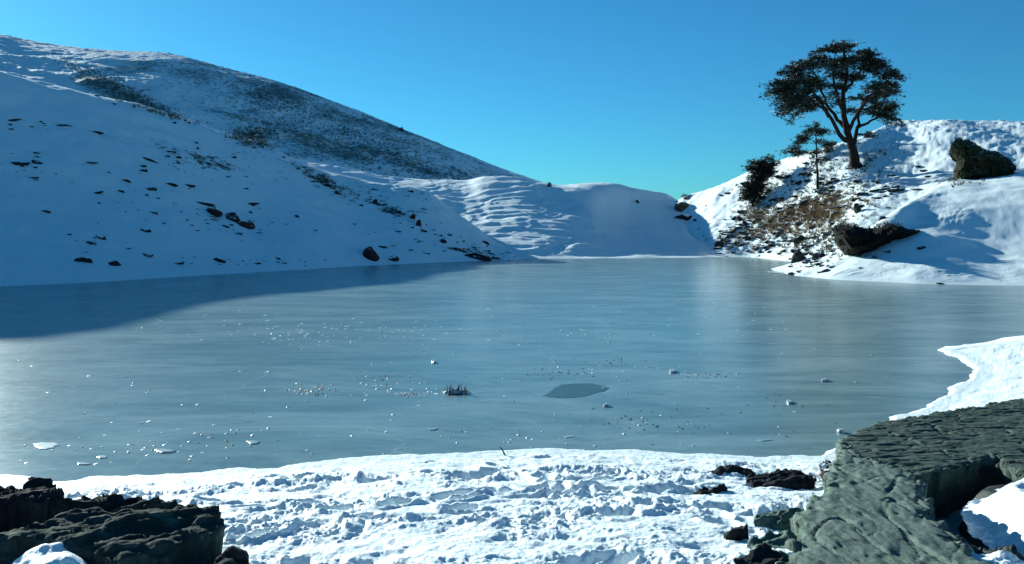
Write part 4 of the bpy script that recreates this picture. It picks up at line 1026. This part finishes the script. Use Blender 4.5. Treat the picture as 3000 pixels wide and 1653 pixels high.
# ------------------------------------------------------------------ things on the ice
def flat_piece(name, px, py, wpx, hpx, thick, mt, label, cat, group=None, seed=0, z=0.0, lift=0.0, poly=None, n=24):
    rs = np.random.RandomState(seed + 50)
    if poly is None:
        poly = []
        ph = rs.uniform(0, 6.28, 3)
        for k in range(n):
            a = 2 * math.pi * k / n; r = 1 + .16 * math.sin(2 * a + ph[0]) + .12 * math.sin(3 * a + ph[1]) + .08 * math.sin(7 * a + ph[2])
            poly.append((px + math.cos(a) * wpx / 2 * r, py - math.sin(a) * hpx / 2 * r))
    P = np.array([at_plane(a, b)[:2] for a, b in poly])
    if len(poly) < 20:                                          # a ragged, melted rim
        tt = np.linspace(0, len(P), 90, endpoint=False); i0 = tt.astype(int); f_ = (tt - i0)[:, None]
        P = P[i0 % len(P)] * (1 - f_) + P[(i0 + 1) % len(P)] * f_
        P = P + 0.06 * np.stack([fbm(tt / 2.0, tt * 0 + 1, 3), 1.5 * fbm(tt / 2.0, tt * 0 + 6, 3)], 1)
    c = P.mean(0); m_ = len(P)
    V = [(x, y, z - .01) for x, y in P] + [(x, y, z + thick * .6) for x, y in P] + [((x - c[0]) * .82 + c[0], (y - c[1]) * .82 + c[1], z + thick + lift * (y - c[1])) for x, y in P] + [(c[0], c[1], z + thick)]
    F = []
    for k in range(m_):
        j = (k + 1) % m_
        F += [(k, j, m_ + j), (k, m_ + j, m_ + k), (m_ + k, m_ + j, 2 * m_ + j), (m_ + k, 2 * m_ + j, 2 * m_ + k), (2 * m_ + k, 2 * m_ + j, 3 * m_)]
    V = np.array(V)
    o = link(name, np_mesh(name, V - np.array([c[0], c[1], 0]), np.array(F), None, False), M[mt]); o.location = (c[0], c[1], 0)
    return tag(o, label, cat, group)
flat_piece('dark_ice_patch', 0, 0, 0, 0, .004, 'darkice', 'dark lens shaped patch of clear ice right of the frozen twigs', 'ice patch',
           poly=[(1588, 1161), (1606, 1152), (1622, 1138), (1650, 1128), (1690, 1123), (1735, 1124), (1768, 1131), (1782, 1138), (1770, 1146), (1745, 1156), (1710, 1164), (1650, 1166), (1610, 1165)])
GI = 'loose plates of ice lying on the lake'
for k, (a, b, c, d, th, lb) in enumerate([
    (482, 1323, 62, 14, .05, 'long pale ice plate lying near the left bank'),
    (742, 1297, 46, 12, .04, 'small bright ice plate right of the long one near the left bank'),
    (135, 1306, 90, 22, .03, 'wide low ice plate near the left edge of the lake'),
    (300, 1340, 36, 10, .03, 'small ice plate close to the left bank'),
    (245, 1360, 40, 9, .03, 'flat ice plate nearest the snow at the left bank'),
    (1267, 1258, 34, 10, .03, 'small ice plate in the middle of the lake near the bank'),
    (1668, 1280, 34, 7, .02, 'thin ice plate just off the middle of the near bank'),
    (2240, 1290, 40, 9, .02, 'thin ice plate near the big right slab'),
    (2462, 1267, 20, 10, .06, 'small white ice lump at the tip of the right slab'),
    (2415, 1116, 22, 9, .05, 'white ice lump standing alone on the right of the lake'),
    (2312, 1180, 16, 14, .04, 'small white ice lump left of and below the lone one on the right'),
    (1970, 1090, 24, 11, .05, 'white ice lump right of the dark patch'),
    (1775, 1190, 14, 9, .05, 'tiny white ice lump below the dark patch'),
    (1270, 1062, 16, 9, .05, 'tiny white ice lump above the frozen twigs')]):
    flat_piece('ice_plate', a, b, c * .9, d * .75, th * (.35 if c > 25 else .8), 'chip', lb, 'ice plate', GI, seed=k)

# frost chips nobody could count
Vs, Fs = [], []
samp = gauss_mix([(880, 975, 170, 22, 5, .05), (1150, 965, 150, 14, 1.5), (1560, 985, 160, 18, 1.6), (1120, 1125, 60, 16, 1.6), (900, 1145, 50, 10, 1.4), (1690, 1090, 90, 14, 1.2), (1250, 1150, 50, 6, 1),
                  (600, 1290, 120, 35, 1.5), (250, 1320, 150, 30, 1.6), (1500, 1290, 300, 18, 2), (1850, 1240, 120, 25, 1), (2050, 1095, 60, 8, .8), (2200, 950, 200, 40, 1.2), (1700, 800, 300, 12, .6), (1100, 1190, 700, 90, 3), (1800, 1000, 500, 90, 2)])
rs = np.random.RandomState(5)
for k in range(520):
    a, b = samp()
    if b > 1375 - 0.03 * a or b < 790 or a < -50 or a > 2600: continue
    x, y, _ = at_plane(a, b)
    wv = rs.uniform(1.6, 6.5) / FPX * y; l = wv * rs.uniform(.8, 2.0); hh = rs.uniform(.002, .010); n = 6; i = len(Vs); ang = rs.uniform(-.3, .3)
    for q in range(n):
        t = 2 * math.pi * q / n + rs.uniform(-.3, .3)
        Vs.append((x + math.cos(t + ang) * wv, y + math.sin(t + ang) * l, .0))
    for q in range(n):
        v = Vs[i + q]; Vs.append((x + (v[0] - x) * .6, y + (v[1] - y) * .6, hh * rs.uniform(.5, 1.3)))
    for q in range(n):
        j = (q + 1) % n; Fs += [(i + q, i + j, i + n + j), (i + q, i + n + j, i + n + q)]
        if 0 < q < n - 1: Fs.append((i + n, i + n + q, i + n + q + 1))
tag(link('frost_chips', np_mesh('frost_chips', np.array(Vs), np.array(Fs), None, False), M['frost']), 'small white chips of frost strewn over the lake ice', kind='stuff')
# dark debris frozen into the ice
Vs, Fs = [], []
samp = gauss_mix([(1110, 1100, 50, 12, 2), (920, 1145, 50, 8, 2), (1640, 1095, 50, 8, 1), (1830, 1060, 60, 10, 1), (1850, 1240, 70, 14, 1.2), (2080, 1100, 50, 6, 1), (2280, 1180, 40, 14, .5), (1200, 1158, 30, 5, 1), (640, 1280, 60, 22, 1), (2000, 1230, 150, 30, 1), (1500, 1200, 600, 70, 1)])
for k in range(260):
    a, b = samp()
    if b > 1310 or b < 900: continue
    x, y, _ = at_plane(a, b); wv = rs.uniform(1.5, 5) / FPX * y; an = rs.uniform(-.9, .9); i = len(Vs); t = .02
    dx, dy = math.cos(an) * wv, math.sin(an) * wv
    Vs += [(x - dx, y - dy, .003), (x + dx, y + dy, .003), (x + dx * .2, y + dy * .2 + t, .008 + rs.uniform(0, .012)), (x + .3 * dx, y - t * 2, .004)]
    Fs += [(i, i + 3, i + 2), (i + 3, i + 1, i + 2), (i + 1, i, i + 2)]
tag(link('frozen_debris', np_mesh('frozen_debris', np.array(Vs), np.array(Fs), None, False), M['twig']), 'dark bits of grass and twig frozen into the ice', kind='stuff')
# clump of twigs standing in the ice
x, y, _ = at_plane(1335, 1152)
tw = empty('twig_clump', (x, y, 0)); tag(tw, 'frosted clump of dark twigs standing out of the middle of the ice', 'twigs')
def px_m(p): return p / FPX * y
rs = np.random.RandomState(3)
for k in range(26):
    bx = rs.normal() * px_m(22); hgt = px_m(rs.uniform(10, 34)) * (1.5 if k in (2, 3) else 1) * math.exp(-(bx / px_m(40)) ** 2)
    lx = rs.normal() * .35
    P = curve_pts([(bx, rs.normal() * .08, 0), (bx + lx * hgt * .5, 0, hgt * .5), (bx + lx * hgt + rs.normal() * .02, 0, hgt)], 6, .006, rs)
    V, F = tube(P, np.linspace(.012, .004, 6), 5); link('twig', np_mesh('twig', np.array(V), np.array(F)), M['twig'], tw)
V, F = rock_mesh(77, 3, 8)
V = V * np.array([px_m(36), .16, px_m(11)]); V[:, 2] += 0.02 * fbm(V[:, 0] / .04, V[:, 1] / .04, 3)
link('frost_mound', np_mesh('frost_mound', V, F, None, False), M['frost'], tw)
V, F = rock_mesh(78, 3, 8)
V = V * np.array([px_m(30), .05, px_m(4)]) + np.array([px_m(4), -.17, 0]); link('base_stone', np_mesh('base_stone', V, F, None, False), M['twig'], tw)
# stick in the near bank
x, y, z = at_plane(1480, 1332, 0.06)
P = curve_pts([(0, 0, -.02), (-.03, 0, .05), (-.07, .02, .10)], 5)
V, F = tube(P, [.012, .011, .010, .008, .004], 6)
st = link('stick', np_mesh('stick', np.array(V), np.array(F)), M['twig']); st.location = (x, y, z)
tag(st, 'short dark stick poking out of the snow edge in the middle of the near bank', 'stick')
